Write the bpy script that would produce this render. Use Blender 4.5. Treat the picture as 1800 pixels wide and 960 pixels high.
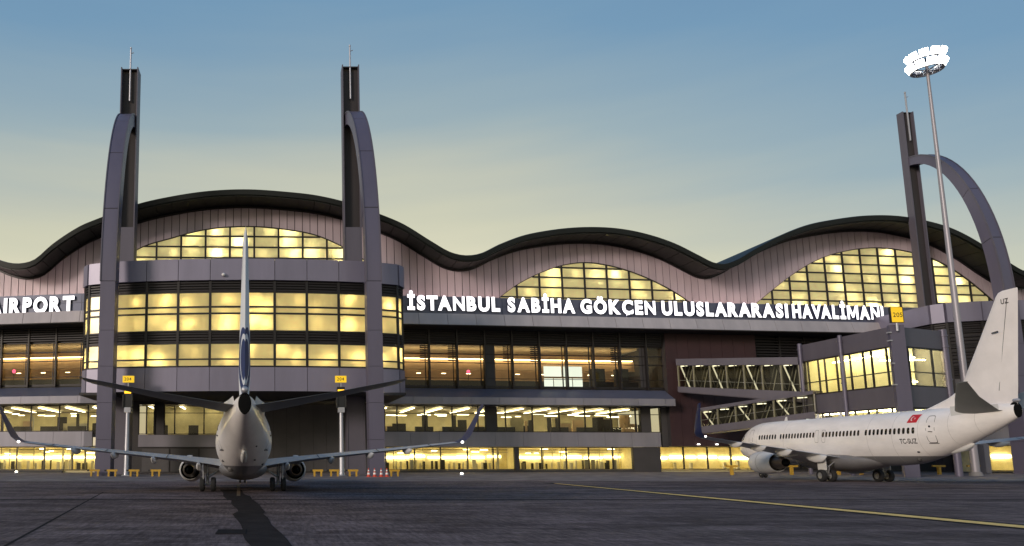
import bpy, bmesh, math, random
import numpy as np
from mathutils import Vector, Matrix

random.seed(11)
sc = bpy.context.scene
for o in list(bpy.data.objects):
    bpy.data.objects.remove(o)
R = math.radians

# ------------------------------------------------------------------ camera
cam = bpy.data.cameras.new("camera")
cam_o = bpy.data.objects.new("camera", cam)
sc.collection.objects.link(cam_o)
cam.sensor_width = 36.0
cam.lens = 24.8
cam.shift_x = 0.2361
cam.shift_y = 0.0961
cam.clip_start = 0.1
cam.clip_end = 6000
cam_o.location = (0, 0, 2.27)
cam_o.rotation_euler = (R(97.0), 0, 0)
sc.camera = cam_o

# ------------------------------------------------------------------ sky: dusk
SUN_EL, SUN_AZ = 15.0, 230.0          # compass from +Y clockwise: behind the camera, a little to the left
w = bpy.data.worlds.new("World")
sc.world = w
w.use_nodes = True
nt = w.node_tree
N, L = nt.nodes, nt.links
sky = N.new("ShaderNodeTexSky")
sky.sky_type = 'NISHITA'
sky.sun_disc = False
sky.sun_elevation = R(SUN_EL)
sky.sun_rotation = R(SUN_AZ)
sky.dust_density = 2.0
tc = N.new("ShaderNodeTexCoord")
sx = N.new("ShaderNodeSeparateXYZ")
L.new(tc.outputs["Generated"], sx.inputs[0])
mpn = N.new("ShaderNodeMapping")
mpn.inputs["Scale"].default_value = (1.0, 1.0, 9.0)
L.new(tc.outputs["Generated"], mpn.inputs[0])
nz = N.new("ShaderNodeTexNoise")
nz.inputs["Scale"].default_value = 1.7
nz.inputs["Detail"].default_value = 4
L.new(mpn.outputs[0], nz.inputs["Vector"])
mm = N.new("ShaderNodeMath"); mm.operation = 'MULTIPLY_ADD'
mm.inputs[1].default_value = 0.09
L.new(nz.outputs["Fac"], mm.inputs[0])
sb = N.new("ShaderNodeMath"); sb.operation = 'SUBTRACT'
L.new(sx.outputs["Z"], sb.inputs[0]); sb.inputs[1].default_value = 0.045
rx = N.new("ShaderNodeMath"); rx.operation = 'SMOOTH_MAX'
L.new(sx.outputs["X"], rx.inputs[0]); rx.inputs[1].default_value = .30; rx.inputs[2].default_value = .3
rm_ = N.new("ShaderNodeMath"); rm_.operation = 'MULTIPLY_ADD'
L.new(rx.outputs[0], rm_.inputs[0]); rm_.inputs[1].default_value = .42; rm_.inputs[2].default_value = -.136
ra = N.new("ShaderNodeMath"); ra.operation = 'ADD'
L.new(rm_.outputs[0], ra.inputs[0]); L.new(sb.outputs[0], ra.inputs[1])
lx_ = N.new("ShaderNodeMath"); lx_.operation = 'MULTIPLY_ADD'
L.new(sx.outputs["X"], lx_.inputs[0]); lx_.inputs[1].default_value = -.10; lx_.inputs[2].default_value = 0.0
lm_ = N.new("ShaderNodeMath"); lm_.operation = 'SMOOTH_MAX'
L.new(lx_.outputs[0], lm_.inputs[0]); lm_.inputs[1].default_value = 0.0; lm_.inputs[2].default_value = .03
rb_ = N.new("ShaderNodeMath"); rb_.operation = 'ADD'
L.new(lm_.outputs[0], rb_.inputs[0]); L.new(ra.outputs[0], rb_.inputs[1])
L.new(rb_.outputs[0], mm.inputs[2])
cr = N.new("ShaderNodeValToRGB")
els = [(0.0, (.74, .60, .40)), (.20, (.74, .68, .47)), (.28, (.72, .69, .50)), (.325, (.63, .625, .47)), (.37, (.525, .55, .465)),
       (.435, (.338, .438, .475)), (.55, (.180, .325, .475)), (.75, (.10, .22, .42)), (1.0, (.07, .16, .34))]
ramp = cr.color_ramp
while len(ramp.elements) < len(els):
    ramp.elements.new(.5)
for e, (p, c) in zip(ramp.elements, els):
    e.position = p
    e.color = (*c, 1)
L.new(mm.outputs[0], cr.inputs[0])
sc10 = N.new("ShaderNodeVectorMath"); sc10.operation = 'SCALE'
sc10.inputs["Scale"].default_value = 10.4
L.new(cr.outputs[0], sc10.inputs[0])
mixw = N.new("ShaderNodeMix"); mixw.data_type = 'RGBA'
mixw.inputs[0].default_value = 0.92
L.new(sky.outputs[0], mixw.inputs[6])
L.new(sc10.outputs[0], mixw.inputs[7])
bg = N["Background"]
bg.inputs[1].default_value = 0.1
L.new(mixw.outputs[2], bg.inputs[0])

# ------------------------------------------------------------------ low soft sun
sd = bpy.data.lights.new("sun", 'SUN')
sd.energy = 2.1
sd.angle = R(12)
sd.color = (1.0, 0.86, 0.74)
so = bpy.data.objects.new("sun", sd)
sc.collection.objects.link(so)
az = R(SUN_AZ)
sdir = Vector((math.sin(az) * math.cos(R(SUN_EL)), math.cos(az) * math.cos(R(SUN_EL)), math.sin(R(SUN_EL))))
so.location = sdir * 300
so.rotation_euler = sdir.to_track_quat('Z', 'Y').to_euler()

sc.view_settings.view_transform = 'Standard'
sc.view_settings.look = 'None'
sc.view_settings.exposure = 0.0
sc.view_settings.gamma = 1.0
sc.view_settings.use_curve_mapping = False
sc.cycles.use_denoising = True
sc.cycles.max_bounces = 7
sc.cycles.diffuse_bounces = 4
sc.cycles.transparent_max_bounces = 16
sc.cycles.sample_clamp_indirect = 4.0
sc.cycles.caustics_reflective = False
sc.cycles.caustics_refractive = False

# ================================================================== helpers
COL = sc.collection
OFF = {}


def tag(o, label=None, cat=None, group=None, kind=None):
    if label: o["label"] = label
    if cat: o["category"] = cat
    if group: o["group"] = group
    if kind: o["kind"] = kind
    return o


def empty(name, loc, rz=0.0):
    o = bpy.data.objects.new(name, None)
    COL.objects.link(o)
    o.location = loc
    o.rotation_euler = (0, 0, rz)
    o.empty_display_size = 0.3
    OFF[o] = Vector(loc)
    return o


class MB:
    def __init__(self):
        self.v, self.f, self.m = [], [], []
        self.mi = 0

    def add(self, pts):
        n = len(self.v)
        self.v += [tuple(p) for p in pts]
        return n

    def face(self, *idx):
        self.f.append(tuple(idx)); self.m.append(self.mi)

    def poly(self, pts):
        n = self.add(pts)
        self.face(*range(n, n + len(pts)))

    def hexa(self, b, t):
        n = self.add(list(b) + list(t))
        k = len(b)
        self.face(*[n + i for i in reversed(range(k))])
        self.face(*[n + k + i for i in range(k)])
        for i in range(k):
            j = (i + 1) % k
            self.face(n + i, n + j, n + k + j, n + k + i)

    def box(self, x0, x1, y0, y1, z0, z1):
        self.hexa([(x0, y0, z0), (x1, y0, z0), (x1, y1, z0), (x0, y1, z0)],
                  [(x0, y0, z1), (x1, y0, z1), (x1, y1, z1), (x0, y1, z1)])

    def beam(self, p, q, wd, ht, up=(0, 0, 1)):
        p, q = Vector(p), Vector(q)
        d = (q - p).normalized()
        u = Vector(up)
        if abs(d.dot(u)) > .98: u = Vector((0, 1, 0))
        s = d.cross(u).normalized() * wd / 2
        t = s.cross(d).normalized() * ht / 2
        self.hexa([p - s - t, p + s - t, p + s + t, p - s + t], [q - s - t, q + s - t, q + s + t, q - s + t])

    def loft(self, rings, caps=True):
        k = len(rings[0])
        ns = [self.add(r) for r in rings]
        for a, b in zip(ns, ns[1:]):
            for i in range(k):
                j = (i + 1) % k
                self.face(a + i, a + j, b + j, b + i)
        if caps:
            self.face(*[ns[0] + i for i in reversed(range(k))])
            self.face(*[ns[-1] + i for i in range(k)])

    def tube(self, pts, rad, n=10, caps=True):
        pts = [Vector(p) for p in pts]
        if not isinstance(rad, (list, tuple)): rad = [rad] * len(pts)
        rings = []
        ref = None
        for i, p in enumerate(pts):
            d = (pts[min(i + 1, len(pts) - 1)] - pts[max(i - 1, 0)]).normalized()
            if ref is None:
                ref = Vector((0, 0, 1)) if abs(d.z) < .9 else Vector((1, 0, 0))
            s = d.cross(ref).normalized(); t = s.cross(d).normalized()
            rings.append([p + (s * math.cos(2 * math.pi * k / n) + t * math.sin(2 * math.pi * k / n)) * rad[i] for k in range(n)])
        self.loft(rings, caps)

    def lathe(self, prof, org, axis, n=24, caps=False):
        # prof: (along, radius)
        org, ax = Vector(org), Vector(axis).normalized()
        ref = Vector((0, 0, 1)) if abs(ax.z) < .9 else Vector((1, 0, 0))
        s = ax.cross(ref).normalized(); t = s.cross(ax).normalized()
        self.loft([[org + ax * a + (s * math.cos(2 * math.pi * k / n) + t * math.sin(2 * math.pi * k / n)) * max(r, 1e-4) for k in range(n)] for a, r in prof], caps)

    def build(self, name, mat, parent=None, smooth=False, loc=None, recalc=True, sharp=35):
        off = Vector((0, 0, 0))
        if parent is not None: off = OFF.get(parent, off)
        elif loc is not None: off = Vector(loc)
        me = bpy.data.meshes.new(name)
        me.from_pydata([tuple(Vector(p) - off) for p in self.v], [], self.f)
        mats = mat if isinstance(mat, (list, tuple)) else [mat]
        for mt in mats: me.materials.append(mt)
        if len(mats) > 1: me.polygons.foreach_set("material_index", self.m)
        if recalc:
            bm = bmesh.new(); bm.from_mesh(me)
            bmesh.ops.recalc_face_normals(bm, faces=bm.faces)
            bm.to_mesh(me); bm.free()
        if smooth:
            me.polygons.foreach_set("use_smooth", [True] * len(me.polygons))
            me.set_sharp_from_angle(angle=R(sharp))
        o = bpy.data.objects.new(name, me)
        COL.objects.link(o)
        if parent is not None:
            o.parent = parent
        else:
            o.location = off
        OFF[o] = off
        return o


# ------------------------------------------------------------------ materials
def mat(name, col, rough=.6, metal=0.0, var=.12, nscale=.6, bump=0.0, bscale=8.0, rnd=0.0, spec=.5, streak=False, coat=0.0):
    m = bpy.data.materials.new(name)
    m.use_nodes = True
    n, l = m.node_tree.nodes, m.node_tree.links
    p = n["Principled BSDF"]
    p.inputs["Roughness"].default_value = rough
    p.inputs["Metallic"].default_value = metal
    p.inputs["Specular IOR Level"].default_value = spec
    p.inputs["Coat Weight"].default_value = coat
    g = n.new("ShaderNodeNewGeometry")
    mp = n.new("ShaderNodeMapping")
    mp.inputs["Scale"].default_value = (1, 1, .18) if streak else (1, 1, 1)
    l.new(g.outputs["Position"], mp.inputs[0])
    t = n.new("ShaderNodeTexNoise")
    t.inputs["Scale"].default_value = nscale
    t.inputs["Detail"].default_value = 6
    t.inputs["Roughness"].default_value = .62
    l.new(mp.outputs[0], t.inputs["Vector"])
    mr = n.new("ShaderNodeMapRange")
    mr.inputs[1].default_value = .28; mr.inputs[2].default_value = .72
    mr.inputs[3].default_value = 1 - var; mr.inputs[4].default_value = 1 + var
    l.new(t.outputs["Fac"], mr.inputs[0])
    last = mr.outputs[0]
    if rnd:
        oi = n.new("ShaderNodeObjectInfo")
        r2 = n.new("ShaderNodeMapRange")
        r2.inputs[3].default_value = 1 - rnd; r2.inputs[4].default_value = 1 + rnd
        l.new(oi.outputs["Random"], r2.inputs[0])
        mu = n.new("ShaderNodeMath"); mu.operation = 'MULTIPLY'
        l.new(last, mu.inputs[0]); l.new(r2.outputs[0], mu.inputs[1])
        last = mu.outputs[0]
    vs = n.new("ShaderNodeVectorMath"); vs.operation = 'SCALE'
    vs.inputs[0].default_value = col
    l.new(last, vs.inputs["Scale"])
    l.new(vs.outputs[0], p.inputs["Base Color"])
    rr = n.new("ShaderNodeMapRange")
    rr.inputs[3].default_value = max(0, rough - .08); rr.inputs[4].default_value = min(1, rough + .08)
    l.new(t.outputs["Fac"], rr.inputs[0]); l.new(rr.outputs[0], p.inputs["Roughness"])
    if bump:
        t2 = n.new("ShaderNodeTexNoise"); t2.inputs["Scale"].default_value = bscale; t2.inputs["Detail"].default_value = 4
        l.new(g.outputs["Position"], t2.inputs["Vector"])
        b = n.new("ShaderNodeBump"); b.inputs["Strength"].default_value = bump; b.inputs["Distance"].default_value = .02
        l.new(t2.outputs["Fac"], b.inputs["Height"]); l.new(b.outputs[0], p.inputs["Normal"])
    return m


def emit(name, col, st, rnd=0.0):
    m = bpy.data.materials.new(name)
    m.use_nodes = True
    n, l = m.node_tree.nodes, m.node_tree.links
    p = n["Principled BSDF"]
    p.inputs["Base Color"].default_value = (*[.35 * c for c in col], 1)
    p.inputs["Emission Color"].default_value = (*col, 1)
    p.inputs["Emission Strength"].default_value = st
    if rnd:
        oi = n.new("ShaderNodeObjectInfo"); r2 = n.new("ShaderNodeMapRange")
        r2.inputs[3].default_value = st * (1 - rnd); r2.inputs[4].default_value = st * (1 + rnd)
        l.new(oi.outputs["Random"], r2.inputs[0]); l.new(r2.outputs[0], p.inputs["Emission Strength"])
    return m


def lit_pane(name, col, st, var, tr_col):
    """obscured glass with blinds: its own emission stands in for room light, and lamps added close behind shine through"""
    m = bpy.data.materials.new(name)
    m.use_nodes = True
    n, l = m.node_tree.nodes, m.node_tree.links
    p = n["Principled BSDF"]
    p.inputs["Base Color"].default_value = (.10, .085, .05, 1)
    p.inputs["Roughness"].default_value = .22
    g = n.new("ShaderNodeNewGeometry")
    t = n.new("ShaderNodeTexNoise"); t.inputs["Scale"].default_value = .9; t.inputs["Detail"].default_value = 6
    l.new(g.outputs["Position"], t.inputs["Vector"])
    mr = n.new("ShaderNodeMapRange")
    mr.inputs[1].default_value = .3; mr.inputs[2].default_value = .7
    mr.inputs[3].default_value = 1 - var; mr.inputs[4].default_value = 1 + var
    l.new(t.outputs["Fac"], mr.inputs[0])
    oi = n.new("ShaderNodeObjectInfo")
    r2 = n.new("ShaderNodeMapRange"); r2.inputs[3].default_value = st * .85; r2.inputs[4].default_value = st * 1.12
    l.new(oi.outputs["Random"], r2.inputs[0])
    mu = n.new("ShaderNodeMath"); mu.operation = 'MULTIPLY'
    l.new(mr.outputs[0], mu.inputs[0]); l.new(r2.outputs[0], mu.inputs[1])
    p.inputs["Emission Color"].default_value = (*col, 1)
    l.new(mu.outputs[0], p.inputs["Emission Strength"])  # emission put into the pane to stand for the light of a room
    tl = n.new("ShaderNodeBsdfTranslucent"); tl.inputs[0].default_value = (*tr_col, 1)
    ad = n.new("ShaderNodeAddShader")
    l.new(p.outputs[0], ad.inputs[0]); l.new(tl.outputs[0], ad.inputs[1])
    tp = n.new("ShaderNodeBsdfTransparent"); mx = n.new("ShaderNodeMixShader")
    l.new(g.outputs["Backfacing"], mx.inputs[0]); l.new(ad.outputs[0], mx.inputs[1]); l.new(tp.outputs[0], mx.inputs[2])
    l.new(mx.outputs[0], n["Material Output"].inputs[0])
    return m


def glass(name, tint=(.86, .86, .80), ior=1.45):
    m = bpy.data.materials.new(name)
    m.use_nodes = True
    n, l = m.node_tree.nodes, m.node_tree.links
    n.remove(n["Principled BSDF"])
    tr = n.new("ShaderNodeBsdfTransparent"); tr.inputs[0].default_value = (*tint, 1)
    gl = n.new("ShaderNodeBsdfGlossy"); gl.inputs["Roughness"].default_value = .03
    fr = n.new("ShaderNodeFresnel"); fr.inputs[0].default_value = ior
    mx = n.new("ShaderNodeMixShader")
    ge = n.new("ShaderNodeNewGeometry")
    iv = n.new("ShaderNodeMath"); iv.operation = 'SUBTRACT'; iv.inputs[0].default_value = 1.0
    l.new(ge.outputs["Backfacing"], iv.inputs[1])
    mf = n.new("ShaderNodeMath"); mf.operation = 'MULTIPLY'
    l.new(fr.outputs[0], mf.inputs[0]); l.new(iv.outputs[0], mf.inputs[1])
    l.new(mf.outputs[0], mx.inputs[0]); l.new(tr.outputs[0], mx.inputs[1]); l.new(gl.outputs[0], mx.inputs[2])
    l.new(mx.outputs[0], n["Material Output"].inputs[0])
    return m


M = {}
M['clad'] = mat("lilac_cladding", (.44, .36, .41), .5, .0, .14, .35, rnd=.08, streak=True)
M['lilac'] = mat("lilac_panel", (.215, .20, .27), .42, .25, .10, .4, rnd=.05, streak=True)
M['grey'] = mat("grey_panel", (.24, .23, .27), .45, .2, .12, .5, rnd=.05, streak=True)
M['fascia'] = mat("fascia_panel", (.42, .38, .39), .45, .15, .12, .5, rnd=.05, streak=True)
M['node'] = mat("bridge_panel", (.105, .095, .12), .5, .15, .12, .6, rnd=.06, streak=True)
M['mastm'] = mat("mast_paint", (.30, .285, .32), .45, .3, .10, .8, streak=True)
M['nodewall'] = mat("bridge_interior", (.84, .78, .52), .8, 0, .12, .9)
M['signpanel'] = mat("blue_grey_panel", (.11, .12, .18), .45, .2, .12, .6, rnd=.06)
M['joint'] = mat("dark_joint", (.03, .027, .03), .8)
M['frame'] = mat("dark_window_frame", (.022, .019, .020), .5, .3)
M['slat'] = mat("dark_louvre", (.022, .019, .022), .5, .3)
M['roof'] = mat("roof_sheet", (.010, .013, .013), .5, .3, .2, .3)
M['soffit'] = mat("soffit_panel", (.008, .012, .011), .5, .2, .12, .5, rnd=.12)
M['red'] = mat("maroon_wall", (.042, .018, .021), .7, 0, .15, .5, rnd=.06)
M['dark'] = mat("dark_wall", (.05, .046, .048), .75, 0, .15, .5)
M['dark2'] = mat("charcoal_panel", (.085, .08, .085), .7, 0, .15, .4, rnd=.08)
M['pylon'] = mat("pylon_steel", (.115, .105, .135), .5, .2, .12, .35, streak=True)
M['pylon_in'] = mat("pylon_web", (.036, .030, .032), .6, .1, .15, .4, streak=True)
M['arch'] = mat("arch_steel", (.120, .110, .158), .45, .25, .10, .35, streak=True)
M['glass'] = glass("clear_glass")
M['drumpane'] = lit_pane("lit_drum_pane", (1.0, .77, .28), .27, .18, (.66, .53, .24))
M['lunpane'] = lit_pane("lit_lunette_pane", (1.0, .85, .36), .31, .22, (.66, .58, .30))
M['cream'] = mat("cream_wall", (.86, .77, .46), .8, 0, .18, .9)
M['cream2'] = mat("pale_interior", (.70, .62, .38), .8, 0, .15, .7)
M['wood'] = mat("warm_timber_wall", (.70, .50, .30), .7, 0, .15, .5)
M['ceil'] = mat("interior_ceiling", (.55, .48, .34), .8, 0, .1, .6)
M['floor'] = mat("interior_floor", (.12, .10, .08), .35, 0, .1, .6)
M['furn'] = mat("dark_furniture", (.03, .028, .026), .6)
M['hall'] = emit("streak_lamp", (1.0, .90, .60), 62.0, .8)  # lamps added behind the panes to put soft light streaks on them
M['strutdark2'] = mat("dull_grey", (.20, .19, .15), .6)
M['drumstreak'] = emit("drum_streak_lamp", (1.0, .86, .50), 36.0, .75)  # the same added streak lamps, for the drum panes
M['tube_y'] = emit("warm_tube", (1.0, .84, .48), 13.0, .3)
M['tube_w'] = emit("white_tube", (1.0, .90, .60), 12.0, .25)
M['tube_n'] = emit("bridge_tube", (1.0, .90, .55), 30.0, .2)
M['down'] = emit("downlight", (1.0, .80, .48), 12.0, .2)
M['cove'] = emit("cove_light", (1.0, .72, .40), 10.0)
M['washer'] = emit("wall_washer", (1.0, .70, .60), 13.0, .1)
M['pink'] = emit("pink_light", (1.0, .12, .25), 2.0)
M['screen'] = emit("white_screen", (.93, 1.0, .93), 1.25, .1)
M['bscreen'] = emit("blue_screen", (.08, .25, 1.0), 1.6)
M['bscreen2'] = emit("pale_blue_strip", (.45, .75, 1.0), .8)
M['letter'] = emit("lit_letter", (1.0, .97, 1.0), 1.9)
M['letter_side'] = mat("letter_return", (.02, .025, .09), .4)
M['amber'] = emit("amber_display", (1.0, .50, .02), 2.2)
M['yellow_sign'] = emit("yellow_sign", (1.0, .62, .02), .75)
M['ink'] = mat("black_ink", (.012, .012, .014), .5)
M['ivory'] = mat("ivory_paint", (.50, .48, .42), .5)
M['galv'] = mat("galvanised_steel", (.42, .42, .46), .42, .55, .12, 1.2, streak=True)
M['yellow'] = mat("yellow_paint", (.50, .29, .03), .5, 0, .22, 3.0)
M['rubber'] = mat("tyre_rubber", (.012, .012, .013), .8)
M['hub'] = mat("wheel_hub", (.35, .35, .36), .4, .6)
M['strut'] = mat("gear_strut", (.32, .32, .33), .4, .5)
M['cone'] = mat("cone_red", (.55, .06, .03), .55)
M['white'] = mat("white_paint", (.78, .76, .74), .5)
M['lamp'] = emit("flood_lamp", (1.0, .97, .86), 30.0)
M['apronlamp'] = emit("apron_lamp", (1.0, .93, .75), 8.0)
M['beacon'] = emit("nav_light", (1.0, .95, .85), 6.0)
M['concrete'] = mat("pale_concrete", (.20, .19, .19), .8, 0, .2, .5, .3, 6)

# ================================================================== ground
def ground_mat():
    m = bpy.data.materials.new("apron_asphalt")
    m.use_nodes = True
    n, l = m.node_tree.nodes, m.node_tree.links
    p = n["Principled BSDF"]
    g = n.new("ShaderNodeNewGeometry")
    def noise(scale, det, sc3=(1, 1, 1), ro=.6):
        mp = n.new("ShaderNodeMapping"); mp.inputs["Scale"].default_value = sc3
        l.new(g.outputs["Position"], mp.inputs[0])
        t = n.new("ShaderNodeTexNoise"); t.inputs["Scale"].default_value = scale; t.inputs["Detail"].default_value = det
        t.inputs["Roughness"].default_value = ro
        l.new(mp.outputs[0], t.inputs["Vector"]); return t.outputs["Fac"]
    def rng(o, a, b, c, d):
        r = n.new("ShaderNodeMapRange"); r.inputs[1].default_value = a; r.inputs[2].default_value = b
        r.inputs[3].default_value = c; r.inputs[4].default_value = d
        l.new(o, r.inputs[0]); return r.outputs[0]
    def mul(a, b):
        k = n.new("ShaderNodeMath"); k.operation = 'MULTIPLY'; l.new(a, k.inputs[0]); l.new(b, k.inputs[1]); return k.outputs[0]
    big = rng(noise(.06, 5), .3, .7, .72, 1.28)
    streak = rng(noise(.5, 6, (.12, 1.0, 1)), .3, .7, .78, 1.22)
    fine = rng(noise(9, 4), .25, .75, .70, 1.30)
    grain = rng(noise(6.5, 4, (1, .13, 1), .7), .3, .7, .55, 1.5)
    grit = rng(noise(60, 2), .25, .75, .75, 1.25)
    mid = mul(rng(noise(.55, 10, (.4, 1, 1), .80), .34, .66, .45, 1.6), rng(noise(3.2, 6, (.25, 1, 1), .8), .3, .7, .6, 1.4))
    stain = rng(noise(.22, 7, (.6, 1, 1), .7), .56, .66, 1.0, .55)
    pale = rng(noise(.9, 8, (.15, 1.6, 1), .75), .60, .72, 1.0, 1.55)
    val = mul(mul(mul(mul(big, streak), mul(mid, stain)), mul(pale, grain)), mul(fine, grit))
    vs = n.new("ShaderNodeVectorMath"); vs.operation = 'SCALE'; vs.inputs[0].default_value = (.118, .092, .092)
    l.new(val, vs.inputs["Scale"]); l.new(vs.outputs[0], p.inputs["Base Color"])
    l.new(rng(noise(.35, 5, (.3, 1, 1)), .3, .7, .62, .92), p.inputs["Roughness"])
    p.inputs["Specular IOR Level"].default_value = .035
    b = n.new("ShaderNodeBump"); b.inputs["Strength"].default_value = .5; b.inputs["Distance"].default_value = .012
    l.new(noise(22, 5), b.inputs["Height"]); l.new(b.outputs[0], p.inputs["Normal"])
    return m


M['apron'] = ground_mat()
M['slab'] = mat("apron_slab", (.21, .18, .175), .9, 0, .5, .4, .3, 14, spec=.08)
M['tar'] = mat("tar_joint", (.022, .020, .021), .9, 0, .25, 3, spec=.05)
M['patch'] = mat("painted_out_stripe", (.030, .025, .025), .9, 0, .4, 1.2, .3, 20, spec=.05)
M['line'] = mat("yellow_marking", (.86, .56, .15), .65, 0, .30, 2.2)
M['fadedline'] = mat("faded_yellow_marking", (.13, .085, .045), .7, 0, .4, 2.2)
M['wline'] = mat("white_marking", (.40, .38, .36), .7, 0, .35, 2.0)
M['redline'] = mat("red_marking", (.28, .06, .05), .7, 0, .4, 2.0)

mb = MB(); mb.poly([(-1500, -300, 0), (1500, -300, 0), (1500, 2500, 0), (-1500, 2500, 0)])
apron = tag(mb.build("apron", M['apron'], recalc=False), kind="structure")


def sheet(name, pts, z, m, parent=None):
    mb = MB(); mb.poly([(x, y, z) for x, y in pts])
    o = mb.build(name, m, parent, recalc=False)
    if parent is None: tag(o, kind="structure")
    return o


sheet("stand_pavement", [(-70, 70.5), (-8, 69.5), (24, 71.0), (70, 70), (140, 76), (140, 160), (-70, 160)], .004, M['slab'])
sheet("painted_line", [(25.35, 64), (24.25, 10), (25.30, 10), (25.75, 64)], .012, M['line'])
lb = sheet("painted_line_border", [(25.0, 66), (23.75, 10), (25.8, 10), (26.1, 66)], .006, M['tar'])
sheet("lead_in_line", [(-2.85, 62), (-2.02, 43), (-1.80, 43), (-2.6, 62)], .012, M['fadedline'])
# ragged stripe where an old line was painted out
ptsL, ptsR = [], []
for i in range(26):
    t = i / 25
    y = 52 - t * 38
    xc = -2.9 + t * 3.35 + random.uniform(-.02, .02) + (.22 if 8 < i < 15 else 0)
    wd = .72 - .20 * t + .05 * math.sin(i * 1.3)
    ptsL.append((xc - wd, y)); ptsR.append((xc + wd + (0.18 if 5 < i < 9 else 0), y))
sheet("painted_out_stripe", ptsL + ptsR[::-1], .008, M['patch'])
for k, (a, b) in enumerate([((-60, 39.6), (100, 38.7)), ((-90, 55), (140, 53.5)), ((-5.6, 10), (-11.2, 48)), ((34, 32), (35.5, 70)), ((-24, 40), (-26, 70))]):
    d = (Vector(b) - Vector(a)).normalized(); nrm = Vector((-d.y, d.x)) * ((.10 + .006 * min(a[1], 50)) if abs(d.x) > .7 else .055)
    sheet("tar_joint", [tuple(Vector(a) - nrm), tuple(Vector(b) - nrm), tuple(Vector(b) + nrm), tuple(Vector(a) + nrm)], .004 + .0012 * (k + 1) / 8, M['tar'], apron)
for a, b, m in [((8, 78.5), (28, 70.8), M['redline']), ((-40, 76.2), (-8, 75.8), M['wline']), ((60, 73), (110, 78), M['wline']), ((52, 71.2), (66, 72.0), M['redline'])]:
    d = (Vector(b) - Vector(a)).normalized(); nrm = Vector((-d.y, d.x)) * .10
    sheet("painted_line", [tuple(Vector(a) - nrm), tuple(Vector(b) - nrm), tuple(Vector(b) + nrm), tuple(Vector(a) + nrm)], .014, m)
dc = MB(); dc.box(-1.65, -.75, 21.6, 22.9, 0.0, .02)
tag(dc.build("drain_cover", M['tar'], loc=(-1.2, 22.2, 0)), "dark rectangular drain cover set in the apron beside the black stripe", "drain cover")

# ================================================================== terminal building
PX = [-58, -29, 20.3, 109.8, 154]
PY = [115, 110.5, 112, 121, 125]


def Yf(x): return float(np.interp(x, PX, PY))


ROOF = [(-62, 43.0), (-55, 40.0), (-48.2, 36.3), (-45.3, 34.5), (-42.3, 33.1), (-40.6, 32.6), (-38.7, 32.5), (-36.7, 33.0), (-34.0, 35.2), (-30.4, 37.5), (-26.0, 39.5), (-20.4, 41.7), (-15.5, 42.9), (-10.2, 43.8), (-4.0, 44.2), (2.2, 43.9), (7.6, 43.3), (11.2, 42.5), (17.0, 40.5), (21.0, 38.8), (25.5, 36.1), (28.2, 34.6), (30.2, 34.1), (32.8, 34.3), (36.6, 36.1), (40.4, 37.6), (44.2, 38.5), (48.0, 39.1), (51.9, 39.4), (56.7, 39.3), (61.5, 38.5), (66.3, 37.0), (70.1, 35.2), (72.5, 34.1), (74.2, 33.9), (76.2, 34.5), (80.2, 36.7), (84.5, 38.9), (89.8, 41.0), (95.1, 42.2), (101.5, 43.1), (106.8, 43.2), (111.0, 42.7), (117.1, 41.1), (122.1, 38.5), (126.0, 35.9), (129.0, 34.2), (132, 33.4), (136, 34.0), (142, 36.6), (150, 39.5)]
RX = np.array([p[0] for p in ROOF]); RZ = np.array([p[1] for p in ROOF])
RT = np.gradient(RZ, RX)


def roof_z(x):
    i = int(np.clip(np.searchsorted(RX, x) - 1, 0, len(RX) - 2))
    h = RX[i + 1] - RX[i]; t = (x - RX[i]) / h
    return float((2 * t**3 - 3 * t**2 + 1) * RZ[i] + (t**3 - 2 * t**2 + t) * h * RT[i] + (-2 * t**3 + 3 * t**2) * RZ[i + 1] + (t**3 - t**2) * h * RT[i + 1])


LUN = [dict(arc=[(-26.0, 32.6), (-21.3, 35.9), (-16.1, 37.7), (-10.6, 39.2), (-4.3, 39.8), (2.3, 39.4), (7.9, 38.3), (12.1, 36.4), (17.4, 33.0)], x0=-18.4, px=3.95, z0=34.5, pz=1.8, zb=31.0),
       dict(arc=[(37.4, 28.3), (40.9, 30.8), (44.5, 32.7), (48.5, 34.2), (53.0, 34.9), (57.0, 34.5), (61.0, 33.5), (64.9, 32.0), (68.8, 30.0), (71.2, 28.4)], x0=40.8, px=3.95, z0=28.7, pz=1.73, zb=28.0),
       dict(arc=[(82.6, 28.2), (83.8, 29.1), (87.7, 32.0), (91.1, 34.3), (95.6, 36.7), (101.2, 38.4), (106.7, 39.1), (112.2, 38.7), (117.5, 37.4), (122.7, 34.6), (125.7, 32.3), (130, 28.4)], x0=86.3, px=3.45, z0=29.3, pz=1.66, zb=28.0)]
for q in LUN:
    q['ax'] = np.array([p[0] for p in q['arc']]); q['az'] = np.array([p[1] for p in q['arc']])
    q['t'] = np.gradient(q['az'], q['ax'])


def arc_z(q, x):
    ax, azz, t_ = q['ax'], q['az'], q['t']
    if x < ax[0] or x > ax[-1]: return -1.0
    i = int(np.clip(np.searchsorted(ax, x) - 1, 0, len(ax) - 2))
    h = ax[i + 1] - ax[i]; t = (x - ax[i]) / h
    return float((2 * t**3 - 3 * t**2 + 1) * azz[i] + (t**3 - 2 * t**2 + t) * h * t_[i] + (-2 * t**3 + 3 * t**2) * azz[i + 1] + (t**3 - t**2) * h * t_[i + 1])


def lun_bottom(x):
    return max([27.4] + [arc_z(q, x) for q in LUN])


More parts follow.
